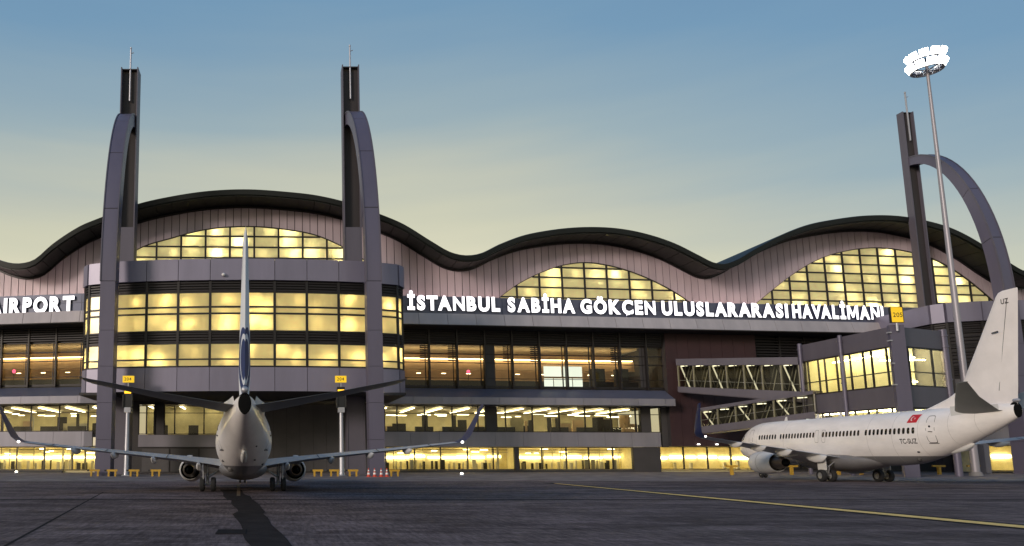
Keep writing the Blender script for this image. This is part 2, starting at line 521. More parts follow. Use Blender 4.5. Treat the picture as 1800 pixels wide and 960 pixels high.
def fb(mb, x0, x1, z0, z1, d0, d1, dt=0.0):
    """box following the facade: d0 = how far its front stands before the facade line, d1 = its back; dt = set-back of the top front edge"""
    cuts = [x0] + [p for p in PX if x0 < p < x1] + [x1]
    for a, b in zip(cuts, cuts[1:]):
        ya, yb = Yf(a), Yf(b)
        mb.hexa([(a, ya - d0, z0), (b, yb - d0, z0), (b, yb - d1, z0), (a, ya - d1, z0)],
                [(a, ya - d0 + dt, z1), (b, yb - d0 + dt, z1), (b, yb - d1, z1), (a, ya - d1, z1)])


def prism(mb, pts, d0, d1):
    """polygon given as (X, z) on the facade, extruded between two depths"""
    mb.hexa([(x, Yf(x) - d0, z) for x, z in pts], [(x, Yf(x) - d1, z) for x, z in pts])


TB = tag(empty("terminal_building", (40, 113, 0)), "long terminal building with wavy dark roof, lilac cladding and lit arched windows", "terminal building")


def one(name, m, parent, fn, **k):
    mb = MB(); fn(mb); return mb.build(name, m, parent, **k)


# --- roof
mb = MB()
xs = list(np.arange(-60, 149, .9))
mb.loft([[(x, Yf(x) - 5.0, roof_z(x) - .12), (x, Yf(x) - 4.7, roof_z(x)), (x, Yf(x) + 45, roof_z(x)), (x, Yf(x) + 45, roof_z(x) - .9), (x, Yf(x) - 4.85, roof_z(x) - .9)] for x in xs])
roof = mb.build("roof", M['roof'], TB, smooth=True)
x = -58.0
while x < 140:
    w_ = 2.5
    mb = MB()
    qx = [x + .05, x + w_ / 2, x + w_ - .05]
    mb.loft([[(a, Yf(a) - 4.6, roof_z(a) - .93), (a, Yf(a) - .02, roof_z(a) - .93), (a, Yf(a) - .02, roof_z(a) - 1.08), (a, Yf(a) - 4.6, roof_z(a) - 1.08)] for a in qx])
    mb.build("soffit_panel", M['soffit'], roof)
    x += w_
one("roof_edge_trim", M['slat'], roof, lambda m: m.loft([[(a, Yf(a) - .25, roof_z(a) - 1.16), (a, Yf(a) - .05, roof_z(a) - 1.16), (a, Yf(a) - .05, roof_z(a) - 1.42), (a, Yf(a) - .25, roof_z(a) - 1.42)] for a in xs]))

# --- clad upper wall
mb = MB()
for a, b in zip(xs, xs[1:]):
    za, zb = max(27.4, lun_bottom(a)), max(27.4, lun_bottom(b))
    mb.hexa([(a, Yf(a) + .05, za), (b, Yf(b) + .05, zb), (b, Yf(b) + .30, zb), (a, Yf(a) + .30, za)],
            [(a, Yf(a) + .05, roof_z(a) - .95), (b, Yf(b) + .05, roof_z(b) - .95), (b, Yf(b) + .30, roof_z(b) - .95), (a, Yf(a) + .30, roof_z(a) - .95)])
upper = mb.build("upper_wall", M['joint'], TB)
x = -56.0
while x < 136:
    a, b = x + .055, x + 1.25 - .055
    q = [a + (b - a) * t for t in (0, .33, .67, 1)]
    mb = MB()
    prism(mb, [(s, lun_bottom(s) + .02) for s in q] + [(s, roof_z(s) - 1.12) for s in reversed(q)], .06, -.05)
    mb.build("panel", M['clad'], upper)
    x += 1.25

# --- arched windows
for q in LUN:
    fr = MB()
    x0, x1 = q['arc'][0][0], q['arc'][-1][0]
    gx = [q['x0'] + k * q['px'] for k in range(-3, 20)]
    gx = [v for v in gx if x0 + .6 < v < x1 - .6]
    gz = [q['z0'] + k * q['pz'] for k in range(-3, 9)]
    top = max(q['az'])
    gz = [v for v in gz if q['zb'] + .3 < v < top - .15]
    for v in gx:
        fb(fr, v - .15, v + .15, q['zb'], arc_z(q, v) - .02, -.08, -.42)
    for z in gz:
        ss = [s for s in np.arange(x0, x1, .2) if arc_z(q, s) > z + .03]
        if len(ss) > 1: fb(fr, ss[0], ss[-1], z - .12, z + .12, -.10, -.40)
    aa = np.linspace(x0, x1, 50)
    fr.loft([[(s, Yf(s) + .02, arc_z(q, s) + .02), (s, Yf(s) + .45, arc_z(q, s) + .02), (s, Yf(s) + .45, arc_z(q, s) - .10), (s, Yf(s) + .02, arc_z(q, s) - .10)] for s in aa])
    F = fr.build("arched_window_frame", M['frame'], TB)
    ex = [x0] + gx + [x1]; ez = [q['zb']] + gz + [top + .1]
    for a, b in zip(ex, ex[1:]):
        for za, zb in zip(ez, ez[1:]):
            ss = [s for s in np.linspace(a + .08, b - .08, 9) if arc_z(q, s) > za + .12]
            if len(ss) < 2: continue
            up = [(s, min(zb, arc_z(q, s)) - .03) for s in reversed(ss)]
            if max(u[1] for u in up) - za < .15: continue
            flat = all(abs(u[1] - zb + .03) < 1e-6 for u in up)
            if flat: up = [up[0], up[-1]]
            mb = MB(); prism(mb, [(ss[0], za + .03), (ss[-1], za + .03)] + up, -.24, -.30)
            mb.build("pane", M['lunpane'], F)
            if random.random() < .55 and max(u[1] for u in up) - za > 1.0:
                cx_ = (ss[0] + ss[-1]) / 2 + random.uniform(-.8, .8); cz_ = (za + max(u[1] for u in up)) / 2
                t_ = random.uniform(-.6, .6); l_ = random.uniform(.3, .9); dd = random.uniform(.5, 1.2)
                mb = MB(); mb.beam((cx_ - l_ * math.cos(t_), Yf(cx_) + .3 + dd, cz_ - l_ * math.sin(t_)), (cx_ + l_ * math.cos(t_), Yf(cx_) + .3 + dd, cz_ + l_ * math.sin(t_)), .1, .1)
                mb.build("streak_lamp", M['hall'], F)  # added tilted bar, only there for its streak of light on the pane

# --- sign band and fascia
SEGS = [(-57.0, -27.4), (18.6, 114.0)]
for (xa, xb) in SEGS:
    back = MB()
    fb(back, xa, xb, 22.9, 27.6, 2.9, -.1)
    fb(back, xa, xb, 22.86, 22.98, 4.1, 2.9)
    band = back.build("sign_band", M['joint'], TB)
    x = xa
    while x < xb - .5:
        e = min(x + 4.62, xb)
        one("wall_washer", M['washer'], band, lambda m: fb(m, x + .2, e - .2, 27.62, 27.68, 1.9, 1.7))
        one("fascia_panel", M['fascia'], band, lambda m: fb(m, x + .03, e - .03, 23.0, 24.85, 4.2, 3.0, .55))
        one("band_panel", M['signpanel'], band, lambda m: fb(m, x + .03, e - .03, 24.9, 26.22, 3.06, 2.9))
        one("band_panel", M['signpanel'], band, lambda m: fb(m, x + .03, e - .03, 26.26, 27.7, 3.06, 2.9))
        x = e

# --- louvres and glazing of the third level
for (xa, xb) in [(-57.0, -27.4), (18.6, 65.3)]:
    fins = []
    x = 20.9 if xa > 0 else -29.4 - 4.6 * 6
    while x < xb + .2:
        if x > xa: fins.append(x)
        x += 4.6
    fr = MB()
    for v in fins:
        fb(fr, v - .13, v + .13, 13.4, 22.9, .75, -.1)
        fb(fr, v - .62, v - .50, 13.4, 20.6, .12, -.1)
    for z, h in ((13.5, .35), (15.0, .07), (17.5, .12), (18.9, .16), (20.45, .2)):
        fb(fr, xa, xb, z, z + h, .18, -.12)
    one("louvre_backing", M['joint'], TB, lambda m: fb(m, xa, xb, 20.66, 22.95, -.05, -.14))
    F = fr.build("curtain_wall_frame", M['frame'], TB)
    ed = [xa] + fins + [xb]
    for a, b in zip(ed, ed[1:]):
        if b - a < 1: continue
        for k in range(6):
            one("slat", M['slat'], F, lambda m: fb(m, a + .16, b - .16, 20.75 + k * .37, 20.75 + k * .37 + .17, .62, .3))
        if random.random() < .45:
            for k in range(8):
                one("slat", M['slat'], F, lambda m: fb(m, b - 1.5, b - .16, 17.8 + k * .33, 17.8 + k * .33 + .15, .55, .25))
        for z0, z1 in ((13.85, 15.0), (15.07, 17.5), (17.62, 18.9), (19.06, 20.45)):
            one("pane", M['glass'], F, lambda m: fb(m, a + .05, b - .05, z0, z1, .03, .0))
    # room behind
    rm = MB()
    fb(rm, xa, xb, 13.0, 13.4, -.15, -15)
    room = rm.build("gate_hall_floor", M['floor'], TB)
    one("ceiling", M['ceil'], room, lambda m: fb(m, xa, xb, 21.3, 21.6, -.15, -15))
    one("back_wall", M['wood'], room, lambda m: fb(m, xa, xb, 13.41, 21.29, -14, -14.3))
    one("low_partition", M['furn'], room, lambda m: fb(m, xa, xb, 13.42, 15.6, -8, -8.2))
    one("bulkhead", M['wood'], room, lambda m: fb(m, xa, xb, 17.6, 19.3, -9, -9.4))
    one("cove_lamp", M['cove'], room, lambda m: fb(m, xa + .5, xb - .5, 19.36, 19.5, -8.5, -8.9))
    x = xa + 1.2
    while x < xb - .6:
        for dd, off in ((2.5, 0), (11.5, 1.6)):
            z = 21.24 if dd < 5 else 17.2
            one("ceiling_light", M['down'], room, lambda m: fb(m, x + off, x + off + .75, z, z + .05, -dd, -dd - .35))
        x += 4.55
    one("side_wall", M['dark'], room, lambda m: fb(m, xa - .3, xa - .02, 13.41, 21.29, -.2, -14))
    one("side_wall", M['dark'], room, lambda m: fb(m, xb + .02, xb + .3, 13.41, 21.29, -.2, -14))

# --- ledge, middle windows, spandrel, ground windows
def window_row(xlist, z0, z1, bars, gaps=()):
    fr = MB()
    a, b = xlist[0], xlist[-1]
    fb(fr, a, b, z0, z0 + .12, .14, -.12); fb(fr, a, b, z1 - .14, z1, .14, -.12)
    for z in bars: fb(fr, a, b, z - .05, z + .05, .10, -.12)
    for v in xlist: fb(fr, v - .09, v + .09, z0, z1, .16, -.12)
    F = fr.build("window_frame", M['frame'], TB)
    zz = [z0 + .12] + list(bars) + [z1 - .14]
    for c, d in zip(xlist, xlist[1:]):
        for za, zb in zip(zz, zz[1:]):
            one("pane", M['glass'], F, lambda m: fb(m, c + .09, d - .09, za + .02, zb - .02, .03, 0))
    return F


for xa, xb, l2, l1 in [(-57.0, -26.4, [[-56.7, -52, -47.3, -42.6, -37.9, -33.2, -28.5, -26.5]], [[-54.0, -49.3, -44.6, -40, -35.4, -30.8, -26.4]]),
                       (17.6, 65.3, [[18.1, 20.1, 24.6, 29.1, 33.3, 34.6], [36.4, 37.9, 42.4, 46.9, 51.3, 55.7, 60.0, 60.9], [62.5, 64.4]], [[18.2, 22.8, 27.0, 31.4, 35.6, 39.2], [39.8, 43.7, 47.8, 51.6, 55.7, 59.2]])]:
    lg = MB()
    for c, d in zip([xa] + [p for p in PX if xa < p < xb], [p for p in PX if xa < p < xb] + [xb]):
        lg.loft([[(v, Yf(v) - .2, 13.35), (v, Yf(v) - 2.9, 11.75), (v, Yf(v) - 3.0, 10.62), (v, Yf(v) + .2, 10.62)] for v in (c, d)])
    ledge = lg.build("ledge", M['signpanel'], TB)
    x = xa
    while x < xb - .3:
        e = min(x + 4.6, xb)
        one("ledge_panel", M['grey'], ledge, lambda m: fb(m, x + .02, e - .02, 10.6, 11.72, 3.12, 3.0))  # lighter colour on the lip stands in for the light it catches
        x = e
    for row in l2: window_row(row, 6.42, 10.58, [9.35])
    sp = MB(); fb(sp, xa, xb - 1.3, 4.1, 6.4, .15, -.2)
    spd = sp.build("spandrel", M['joint'], TB)
    x = xa
    while x < xb - 1.4:
        e = min(x + 4.6, xb - 1.3)
        one("panel", M['grey'], spd, lambda m: fb(m, x + .02, e - .02, 4.08, 6.38, .36, .15))
        x = e
    for row in l1: window_row(row, .42, 4.05, [])
    one("plinth", M['dark'], TB, lambda m: fb(m, xa, xb - 6, 0, .4, .1, -.3))
    # second-level hall
    rm = MB(); fb(rm, xa, xb, 6.0, 6.38, -.2, -17)
    room = rm.build("arrivals_hall_floor", M['floor'], TB)
    one("ceiling", M['ceil'], room, lambda m: fb(m, xa, xb, 10.62, 10.8, -.25, -17))
    one("back_wall", M['cream2'], room, lambda m: fb(m, xa, xb, 6.4, 10.6, -16, -16.3))
    x = xa + 1.0
    while x < xb - 1:
        one("ceiling_light", M['tube_w'], room, lambda m: fb(m, x, x + .28, 10.3, 10.38, -2.2, -14))
        for q_ in range(3):
            px_ = x + random.uniform(0, 4.2); dd = random.uniform(3.0, 9.0); hh = random.uniform(7.3, 9.7); ww = random.uniform(.3, 2.4)
            pm = random.choice(['furn', 'furn', 'ivory', 'cream2', 'wood'])
            if random.random() < .75 and px_ + ww < xb - .4:
                one("partition", M[pm], room, lambda m: fb(m, px_, px_ + ww, 6.4, hh, -dd, -dd - .25))
        if random.random() < .7:
            one("counter", M['furn'], room, lambda m: fb(m, x + .4, x + 3.4, 6.4, 7.35, -2.6, -3.2))
        for q_ in range(2):
            l_ = random.uniform(.8, 2.6); px_ = x + random.uniform(0, 3.5); dd = random.uniform(8, 13.5); zz = random.uniform(9.5, 10.0)
            if px_ + l_ < xb - .3:
                one("ceiling_light", M['tube_w'], room, lambda m: fb(m, px_, px_ + l_, zz, zz + .1, -dd, -dd - .2))
        x += 4.6
    # ground-level service rooms
    for row in l1:
        a, b = row[0] - .2, row[-1] + .2
        rm = MB(); fb(rm, a, b, .42, 4.06, -4.5, -4.8)
        room = rm.build("service_room_wall", M['cream'], TB)
        one("ceiling", M['cream2'], room, lambda m: fb(m, a, b, 4.07, 4.2, -.25, -4.5))
        one("floor", M['cream2'], room, lambda m: fb(m, a, b, .05, .38, -.35, -4.5))
        for s in (a - .05, b + .02):
            one("side_wall", M['cream'], room, lambda m: fb(m, s, s + .03, .42, 4.06, -.25, -4.45))
        x = a + .3
        while x < b - .8:
            l = min(random.uniform(1.6, 3.4), b - x - .2)
            zz = 2.25 + random.uniform(-.12, .12)
            one("wall_lamp", M['tube_y'], room, lambda m: fb(m, x, x + l, zz, zz + random.uniform(.28, .42), -4.2, -4.45))
            x += l + random.uniform(.15, .6)
        x = a + .4
        while x < b - .6:
            wd = random.uniform(.12, .5); hh = random.uniform(.9, 1.6)
            one("locker", M['ivory'] if random.random() < .6 else M['furn'], room, lambda m: fb(m, x, x + wd, .42, .42 + hh, -3.6, -4.1))
            x += wd + random.uniform(.25, 1.1)
        x = a + .3
        while x < b - .5:
            if random.random() < .6:
                wd = random.choice((.05, .08, .3)); dd = random.uniform(1.2, 3.4); z1 = random.choice((4.06, 4.06, 1.5, 2.0))
                one("duct" if z1 > 3 else "crate", M[random.choice(('ivory', 'furn', 'cream2', 'strutdark2'))], room, lambda m: fb(m, x, x + (wd if z1 > 3 else .6), .42, z1, -dd, -dd - .2))
            if random.random() < .35:
                zz = random.uniform(2.9, 3.7); one("wall_lamp", M['tube_y'], room, lambda m: fb(m, x, x + random.uniform(.5, 1.4), zz, zz + .12, -3.2, -3.4))
            x += random.uniform(.6, 1.8)
        for zz in (3.15, 3.55):
            one("pipe", M['ivory'] if zz < 3.3 else M['furn'], room, lambda m: fb(m, a, b, zz, zz + .12, -3.9, -4.05))
for a, b, zb, zt in [(34.6, 36.4, 6.42, 10.58), (60.9, 62.5, 6.42, 10.58), (34.9, 36.5, 13.4, 20.7), (61.3, 62.7, 13.4, 20.7), (39.2, 39.8, 0, 4.05), (59.2, 63.8, 0, 4.05), (64.4, 65.39, 4.1, 10.58)]:
    one("column", M['dark'], TB, lambda m: fb(m, a, b, zb, zt, .22 if zb < 12 else .10, -.6))

# --- maroon wall, wall beyond it with louvres
mw = MB(); fb(mw, 65.4, 81.5, 4.2, 22.85, 1.0, -.3)
mwall = mw.build("maroon_wall", M['joint'], TB)
for i in range(8):
    for z0, z1 in ((4.22, 10.4), (10.44, 16.6), (16.64, 22.8)):
        one("panel", M['red'], mwall, lambda m: fb(m, 65.4 + i * 2.0125 + .02, 65.4 + (i + 1) * 2.0125 - .02, z0, z1, 1.06, 1.0))
one("side_wall", M['dark'], TB, lambda m: fb(m, 82.0, 135, 0.0, 18.4, -.1, -.5))
one("upper_side_wall", M['slat'], TB, lambda m: fb(m, 81.5, 118, 18.35, 23.6, -.5, -.9))
one("lit_slot", M['wood'], TB, lambda m: fb(m, 81.6, 82.0, 15, 22.0, -.4, -.9))
fr = MB()
lx = [82.0 + 4.6 * k for k in range(8)]
for v in lx: fb(fr, v - .12, v + .12, 18.4, 22.85, .2, -.4)
LF = fr.build("louvre_frame", M['frame'], TB)
for a, b in zip(lx, lx[1:]):
    for k in range(9):
        one("slat", M['slat'], LF, lambda m: fb(m, a + .14, b - .14, 18.6 + k * .46, 18.6 + k * .46 + .2, .15, -.2))
# ground windows below the maroon wall
row = [63.8, 67.9, 72.1, 76.2, 80.3, 84.5, 88.7, 92.9]
window_row(row, .42, 4.15, [])
rm = MB(); fb(rm, 63.6, 93.2, .42, 4.16, -4.5, -4.8)
room = rm.build("service_room_wall", M['cream'], TB)
one("ceiling", M['cream2'], room, lambda m: fb(m, 63.6, 93.2, 4.17, 4.3, -.25, -4.5))
one("floor", M['cream2'], room, lambda m: fb(m, 63.6, 93.2, .05, .38, -.35, -4.5))
for s in (63.55, 93.2):
    one("side_wall", M['cream'], room, lambda m: fb(m, s, s + .03, .42, 4.16, -.25, -4.45))
x = 64.0
while x < 92:
    l = random.uniform(1.6, 3.6); zz = 2.2 + random.uniform(-.12, .12)
    one("wall_lamp", M['tube_y'], room, lambda m: fb(m, x, x + l, zz, zz + random.uniform(.28, .42), -4.2, -4.45))
    if random.random() < .8:
        one("locker", M['ivory'], room, lambda m: fb(m, x + .3, x + .7, .42, random.uniform(1.3, 2.0), -3.6, -4.1))
    x += l + random.uniform(.15, .6)
for xx in (69.8, 73.0, 78.4):
    one("wall_light", M['beacon'], TB, lambda m: fb(m, xx, xx + .35, 4.42, 4.56, 1.30, 1.07))

# --- wall under the left drum
one("recess_wall", M['dark'], TB, lambda m: (fb(m, -26.3, 17.6, 0, 4.2, 0, -.4), fb(m, -26.3, -20.6, 4.2, 13.0, 0, -.4), fb(m, -18.2, -16.6, 4.2, 13, 0, -.4),
                                            fb(m, -2.0, 17.6, 4.2, 13, 0, -.4), fb(m, -20.6, -2.0, 10.6, 13, 0, -.4), fb(m, -20.6, -2.0, 4.2, 5.9, 0, -.4)))
for i in range(9):
    one("panel", M['dark2'], TB, lambda m: fb(m, -1.6 + i * 2.1, -1.6 + (i + 1) * 2.1 - .05, .2, 10.6, .06, 0.002))
one("panel", M['grey'], TB, lambda m: fb(m, -20.6, -2.1, 4.0, 5.85, .22, .002))
window_row([-20.6, -19.4, -18.2], 5.95, 10.5, [9.3])
window_row([-16.6, -15.0, -10.4, -5.8, -2.0], 5.95, 10.5, [9.3])
for i in range(4):
    one("garage_door", M['dark2'], TB, lambda m: fb(m, -20.0 + i * 4.5, -20.0 + i * 4.5 + 4.2, .15, 3.7, .10, .002))
rm = MB(); fb(rm, -21.0, -1.6, 5.6, 5.9, -.45, -10)
room = rm.build("hall_floor", M['floor'], TB)
one("back_wall", M['cream2'], room, lambda m: fb(m, -21, -1.6, 5.92, 10.9, -9, -9.3))
one("ceiling", M['ceil'], room, lambda m: fb(m, -21, -1.6, 10.9, 11.1, -.45, -10))
for x in (-19.6, -14.6, -9.8, -5.0):
    one("ceiling_light", M['tube_w'], room, lambda m: fb(m, x, x + .3, 10.5, 10.6, -1.5, -8.5))
    one("partition", M['furn'], room, lambda m: fb(m, x + 1.2, x + 2.8, 5.95, 7.6, -5, -5.3))


# ------------------------------------------------------------------ drums: glazed bays standing out before the facade
def drum(cx, cy, dz, rng_, back, skip_lit=False):
    xo = [-17.4 + 4.35 * k for k in range(9)]
    pts = [(o, (o / 17.4) ** 2 * 1.5) for o in xo]
    pts = [(-22.3, back), (-22.3, 4.2), (-21.4, 2.9)] + pts + [(21.4, 2.9), (22.3, 4.2), (22.3, back)]
    pts = pts[rng_[0]:rng_[1]]
    P = [Vector((cx + a, cy + b)) for a, b in pts]

    def sbox(m, p, q, z0, z1, n0, n1, e=0.0):
        d = (q - p).normalized(); nr = Vector((d.y, -d.x))
        p2, q2 = p + d * e, q - d * e
        m.hexa([(*(p2 + nr * n0), z0 + dz), (*(q2 + nr * n0), z0 + dz), (*(q2 + nr * n1), z0 + dz), (*(p2 + nr * n1), z0 + dz)],
               [(*(p2 + nr * n0), z1 + dz), (*(q2 + nr * n0), z1 + dz), (*(q2 + nr * n1), z1 + dz), (*(p2 + nr * n1), z1 + dz)])
    core = MB()
    core.hexa([(p.x, p.y + .35, 11.12 + dz) for p in P], [(p.x, p.y + .35, 11.3 + dz) for p in P])
    core.hexa([(p.x, p.y + .35, 28.8 + dz) for p in P], [(p.x, p.y + .35, 28.95 + dz) for p in P])
    for p, q in zip(P, P[1:]):
        sbox(core, p, q, 11.1, 14.4, 0, -.25); sbox(core, p, q, 17.6, 19.2, -.2, -.3)
        sbox(core, p, q, 24.6, 29.0, -.2, -.3)
    C = core.build("drum_core", M['joint'], TB)
    fr = MB()
    for i, p in enumerate(P):
        d = (P[min(i + 1, len(P) - 1)] - P[max(i - 1, 0)]).normalized(); nr = Vector((d.y, -d.x))
        a, b = p - d * .17, p + d * .17
        fr.hexa([(*(a + nr * .16), 14.4 + dz), (*(b + nr * .16), 14.4 + dz), (*(b - nr * .15), 14.4 + dz), (*(a - nr * .15), 14.4 + dz)],
                [(*(a + nr * .16), 26.1 + dz), (*(b + nr * .16), 26.1 + dz), (*(b - nr * .15), 26.1 + dz), (*(a - nr * .15), 26.1 + dz)])
    for p, q in zip(P, P[1:]):
        for z, h in ((14.4, .12), (15.30, .2), (17.45, .2), (19.12, .2), (21.5, .24), (22.4, .24), (24.45, .2)):
            sbox(fr, p, q, z, z + h, .10, -.12)
    F = fr.build("drum_window_frame", M['frame'], TB)
    for p, q in zip(P, P[1:]):
        if skip_lit:
            for k in range(9):
                one("slat", M['slat'], F, lambda m: sbox(m, p, q, 19.4 + k * .55, 19.4 + k * .55 + .22, .08, -.1, .1))
            one("panel", M['dark2'], C, lambda m: sbox(m, p, q, 14.45, 17.55, .04, -.1, .03))
            one("backing", M['joint'], C, lambda m: sbox(m, p, q, 14.3, 24.7, -.2, -.3))
        for z0, z1 in () if skip_lit else ((14.5, 15.35), (15.45, 17.5), (19.27, 21.55), (21.68, 22.45), (22.58, 24.5)):
            one("pane", M['drumpane'], F, lambda m: sbox(m, p, q, z0, z1, .0, -.06, .08))
        for z0, z1 in () if skip_lit else ((14.6, 17.3), (19.4, 21.4), (22.0, 24.3)):
            for q_ in range(random.choice((1, 1, 2))):
                d_ = (q - p); c_ = p + d_ * random.uniform(.2, .8); nr_ = Vector((d_.y, -d_.x)).normalized(); c_ = c_ - nr_ * random.uniform(.45, 1.0); u_ = d_.normalized()
                t_ = random.choice((.9, -.9, 1.2, .5)) + random.uniform(-.2, .2); l_ = random.uniform(.4, 1.0); zc_ = random.uniform(z0 + .4, z1 - .4)
                mb = MB(); mb.beam((c_.x - u_.x * l_ * math.cos(t_), c_.y, zc_ - l_ * math.sin(t_) + dz), (c_.x + u_.x * l_ * math.cos(t_), c_.y, zc_ + l_ * math.sin(t_) + dz), .08, .08)
                mb.build("streak_lamp", M['drumstreak'], F)  # added behind the bay's panes for slanting streaks of light
        for k in range(4):
            one("slat", M['slat'], F, lambda m: sbox(m, p, q, 24.72 + k * .36, 24.72 + k * .36 + .16, .08, -.1, .1))
            one("slat", M['slat'], F, lambda m: sbox(m, p, q, 17.7 + k * .37, 17.7 + k * .37 + .17, .08, -.1, .1))
        one("panel", M['lilac'], C, lambda m: sbox(m, p, q, 26.15, 29.1, .42, -.15, .03))
        one("panel", M['lilac'], C, lambda m: sbox(m, p, q, 11.1, 14.3, .22, .002, .03))
    return C, P


DC, DP = drum(-3.75, 93.4, 0.0, (0, 15), 16.8)
DC2, DP2 = drum(124.9, 103.4, -3.3, (0, 9), 17.5, True)
# cove lamps glowing under the rounded ends of the drum
for sgn in (-1, 1):
    mb = MB()
    pp = []
    for k in range(9):
        t = k / 8 * math.pi / 2
        pp.append((-3.75 + sgn * (17.6 + 4.4 * math.sin(t)), 95.3 + 3.6 * (1 - math.cos(t)), 10.95))
    mb.tube(pp, .12, 8)
    mb.build("cove_lamp", M['tube_w'], DC, smooth=True)
    mb = MB(); mb.box(-3.75 + sgn * 17.5 - 4.6 * (sgn < 0), -3.75 + sgn * 17.5 + 4.6 * (sgn > 0), 95.0, 109.0, 10.7, 11.05)
    mb.build("soffit_box", M['dark'], DC)
# camera dome under the upper band
mb = MB(); mb.lathe([(0, .02), (.05, .2), (.18, .26), (.30, .24), (.42, .10), (.43, .02)], (-6.3, 92.75, 26.6), (0, 0, 1), 14)
mb.box(-6.36, -6.24, 92.75, 93.1, 26.9, 27.02)
tag(mb.build("security_camera", M['white'], smooth=True, loc=(-6.3, 92.9, 26.6)), "small white dome camera on the upper lilac band of the glazed bay", "camera")

# base of the right-hand bay: wall and lit ground pane
RB = MB(); RB.box(106.4, 136, 106.3, 106.6, 4.2, 8.2); RB.box(106.2, 107.0, 105.6, 106.6, 0, 4.2)
rb = RB.build("right_bay_wall", M['grey'], TB)
fr = MB()
for z0, z1 in ((.3, .45), (4.05, 4.2)): fr.box(107.0, 136, 106.3, 106.5, z0, z1)
for k in range(7): fr.box(107.0 + 4.6 * k - .08, 107.0 + 4.6 * k + .08, 106.28, 106.52, .3, 4.2)
F = fr.build("window_frame", M['frame'], TB)
for k in range(6): one("pane", M['glass'], F, lambda m: m.box(107.1 + 4.6 * k, 111.5 + 4.6 * k, 106.38, 106.42, .45, 4.05))
one("service_room_wall", M['cream'], TB, lambda m: (m.box(107, 136, 110, 110.2, .3, 4.2), m.box(107, 136, 106.6, 110, 4.22, 4.3), m.box(107, 136, 106.6, 110, .2, .3), m.box(107.0, 107.1, 106.6, 110, .3, 4.2)))
for k in range(7): one("wall_lamp", M['tube_y'], TB, lambda m: m.box(107.6 + 4 * k, 110.4 + 4 * k, 109.7, 109.95, 2.2 + .1 * (k % 3), 2.65 + .1 * (k % 2)))
one("light_strip", M['bscreen2'], TB, lambda m: m.box(108.0, 118, 106.2, 106.29, 8.3, 8.55))
# ------------------------------------------------------------------ sign letters
def glyph(ch, ext=.06, off=.052):
    cu = bpy.data.curves.new("glyph", 'FONT')
    cu.body = ch; cu.size = 1.0; cu.extrude = ext; cu.offset = off
    cu.resolution_u = 4
    ob = bpy.data.objects.new("glyph", cu); COL.objects.link(ob)
    dg = bpy.context.evaluated_depsgraph_get()
    me = bpy.data.meshes.new_from_object(ob.evaluated_get(dg))
    bpy.data.objects.remove(ob); bpy.data.curves.remove(cu)
    vs = [tuple(v.co) for v in me.vertices]; fs = [tuple(p.vertices) for p in me.polygons]; ns = [p.normal.z for p in me.polygons]
    bpy.data.meshes.remove(me)
    return vs, fs, ns


GC = {}
def block_m(ext):
    h0, h1 = BASE, CAP; h = h1 - h0
    o = [(0, h0), (0, h1), (.22, h1), (.45, h0 + .42 * h), (.68, h1), (.90, h1), (.90, h0), (.72, h0), (.72, h0 + .62 * h), (.52, h0 + .12 * h), (.38, h0 + .12 * h), (.18, h0 + .62 * h), (.18, h0)]
    k = len(o)
    vs = [(x_, y_, ext) for x_, y_ in o] + [(x_, y_, -ext) for x_, y_ in o]
    fs = [tuple(reversed(range(k))), tuple(range(k, 2 * k))] + [(i, (i + 1) % k, k + (i + 1) % k, k + i) for i in range(k)]
    return vs, fs, [1.0, -1.0] + [0.0] * k


def G(ch, ext=.06, off=.052):
    if ch == 'M': return block_m(ext)
    if ch == 'N' and off > .025: off = .036
    k = (ch, ext, off)
    if k not in GC: GC[k] = glyph(ch, ext, off)
    return GC[k]


hv = G("H")[0]
CAP = max(v[1] for v in hv); BASE = min(v[1] for v in hv)


GAP = .125
KERN = {'AV': -.17, 'VA': -.17, 'TA': -.13, 'LA': -.06, 'RA': -.09, 'AR': -.08, 'AS': -.04, 'AN': -.03, 'HA': -.03, 'MA': -.03, 'AB': -.02, 'AL': -.03, 'ST': -.04, 'RT': -.04, 'PO': -.03, 'AI': -.02, 'KÇ': -.03, 'BU': 0}


def sign(words, name, label, zb, zt, dy):
    xm = sum(a + b for _, a, b in words) / (2 * len(words))
    root = tag(empty(name, (xm, Yf(xm) - 3.06, zb)), label, "sign")
    for word, xa, xb in words:
        cur, lay = 0.0, []
        for ch in word:
            vs, fs, ns = G(ch)
            mn, mx = min(v[0] for v in vs), max(v[0] for v in vs)
            if lay: cur += GAP + KERN.get(lay[-1][0] + ch, 0.0)
            lay.append((ch, cur - mn)); cur += mx - mn
        sxx = (xb - xa) / cur; sz = (zt - zb) / (CAP - BASE)
        for ch, ox in lay:
            vs, fs, ns = G(ch)
            me = bpy.data.meshes.new("letter")
            pts = []
            for (px, py, pz) in vs:
                X = xa + (px + ox) * sxx
                pts.append(tuple(Vector((X, Yf(X) - dy - (pz + .06) * 2.6, zb + (py - BASE) * sz)) - OFF[root]))
            me.from_pydata(pts, [], fs)
            me.materials.append(M['letter']); me.materials.append(M['letter_side'])
            for p, nz_ in zip(me.polygons, ns): p.material_index = 0 if nz_ > .8 else 1
            o = bpy.data.objects.new("letter", me); COL.objects.link(o); o.parent = root
    return root


sign([("İSTANBUL", 21.55, 36.6), ("SABİHA", 37.85, 49.1), ("GÖKÇEN", 50.0, 62.8), ("ULUSLARARASI", 63.85, 86.1), ("HAVALİMANI", 86.85, 103.5)],
     "terminal_sign", "long row of lit white letters across the facade naming the airport in Turkish", 25.35, 27.75, 3.10)
sign([("AIRPORT", -44.6, -30.4)], "terminal_sign", "lit white letters reading AIRPORT on the facade left of the glazed bay", 24.7, 27.3, 3.10)


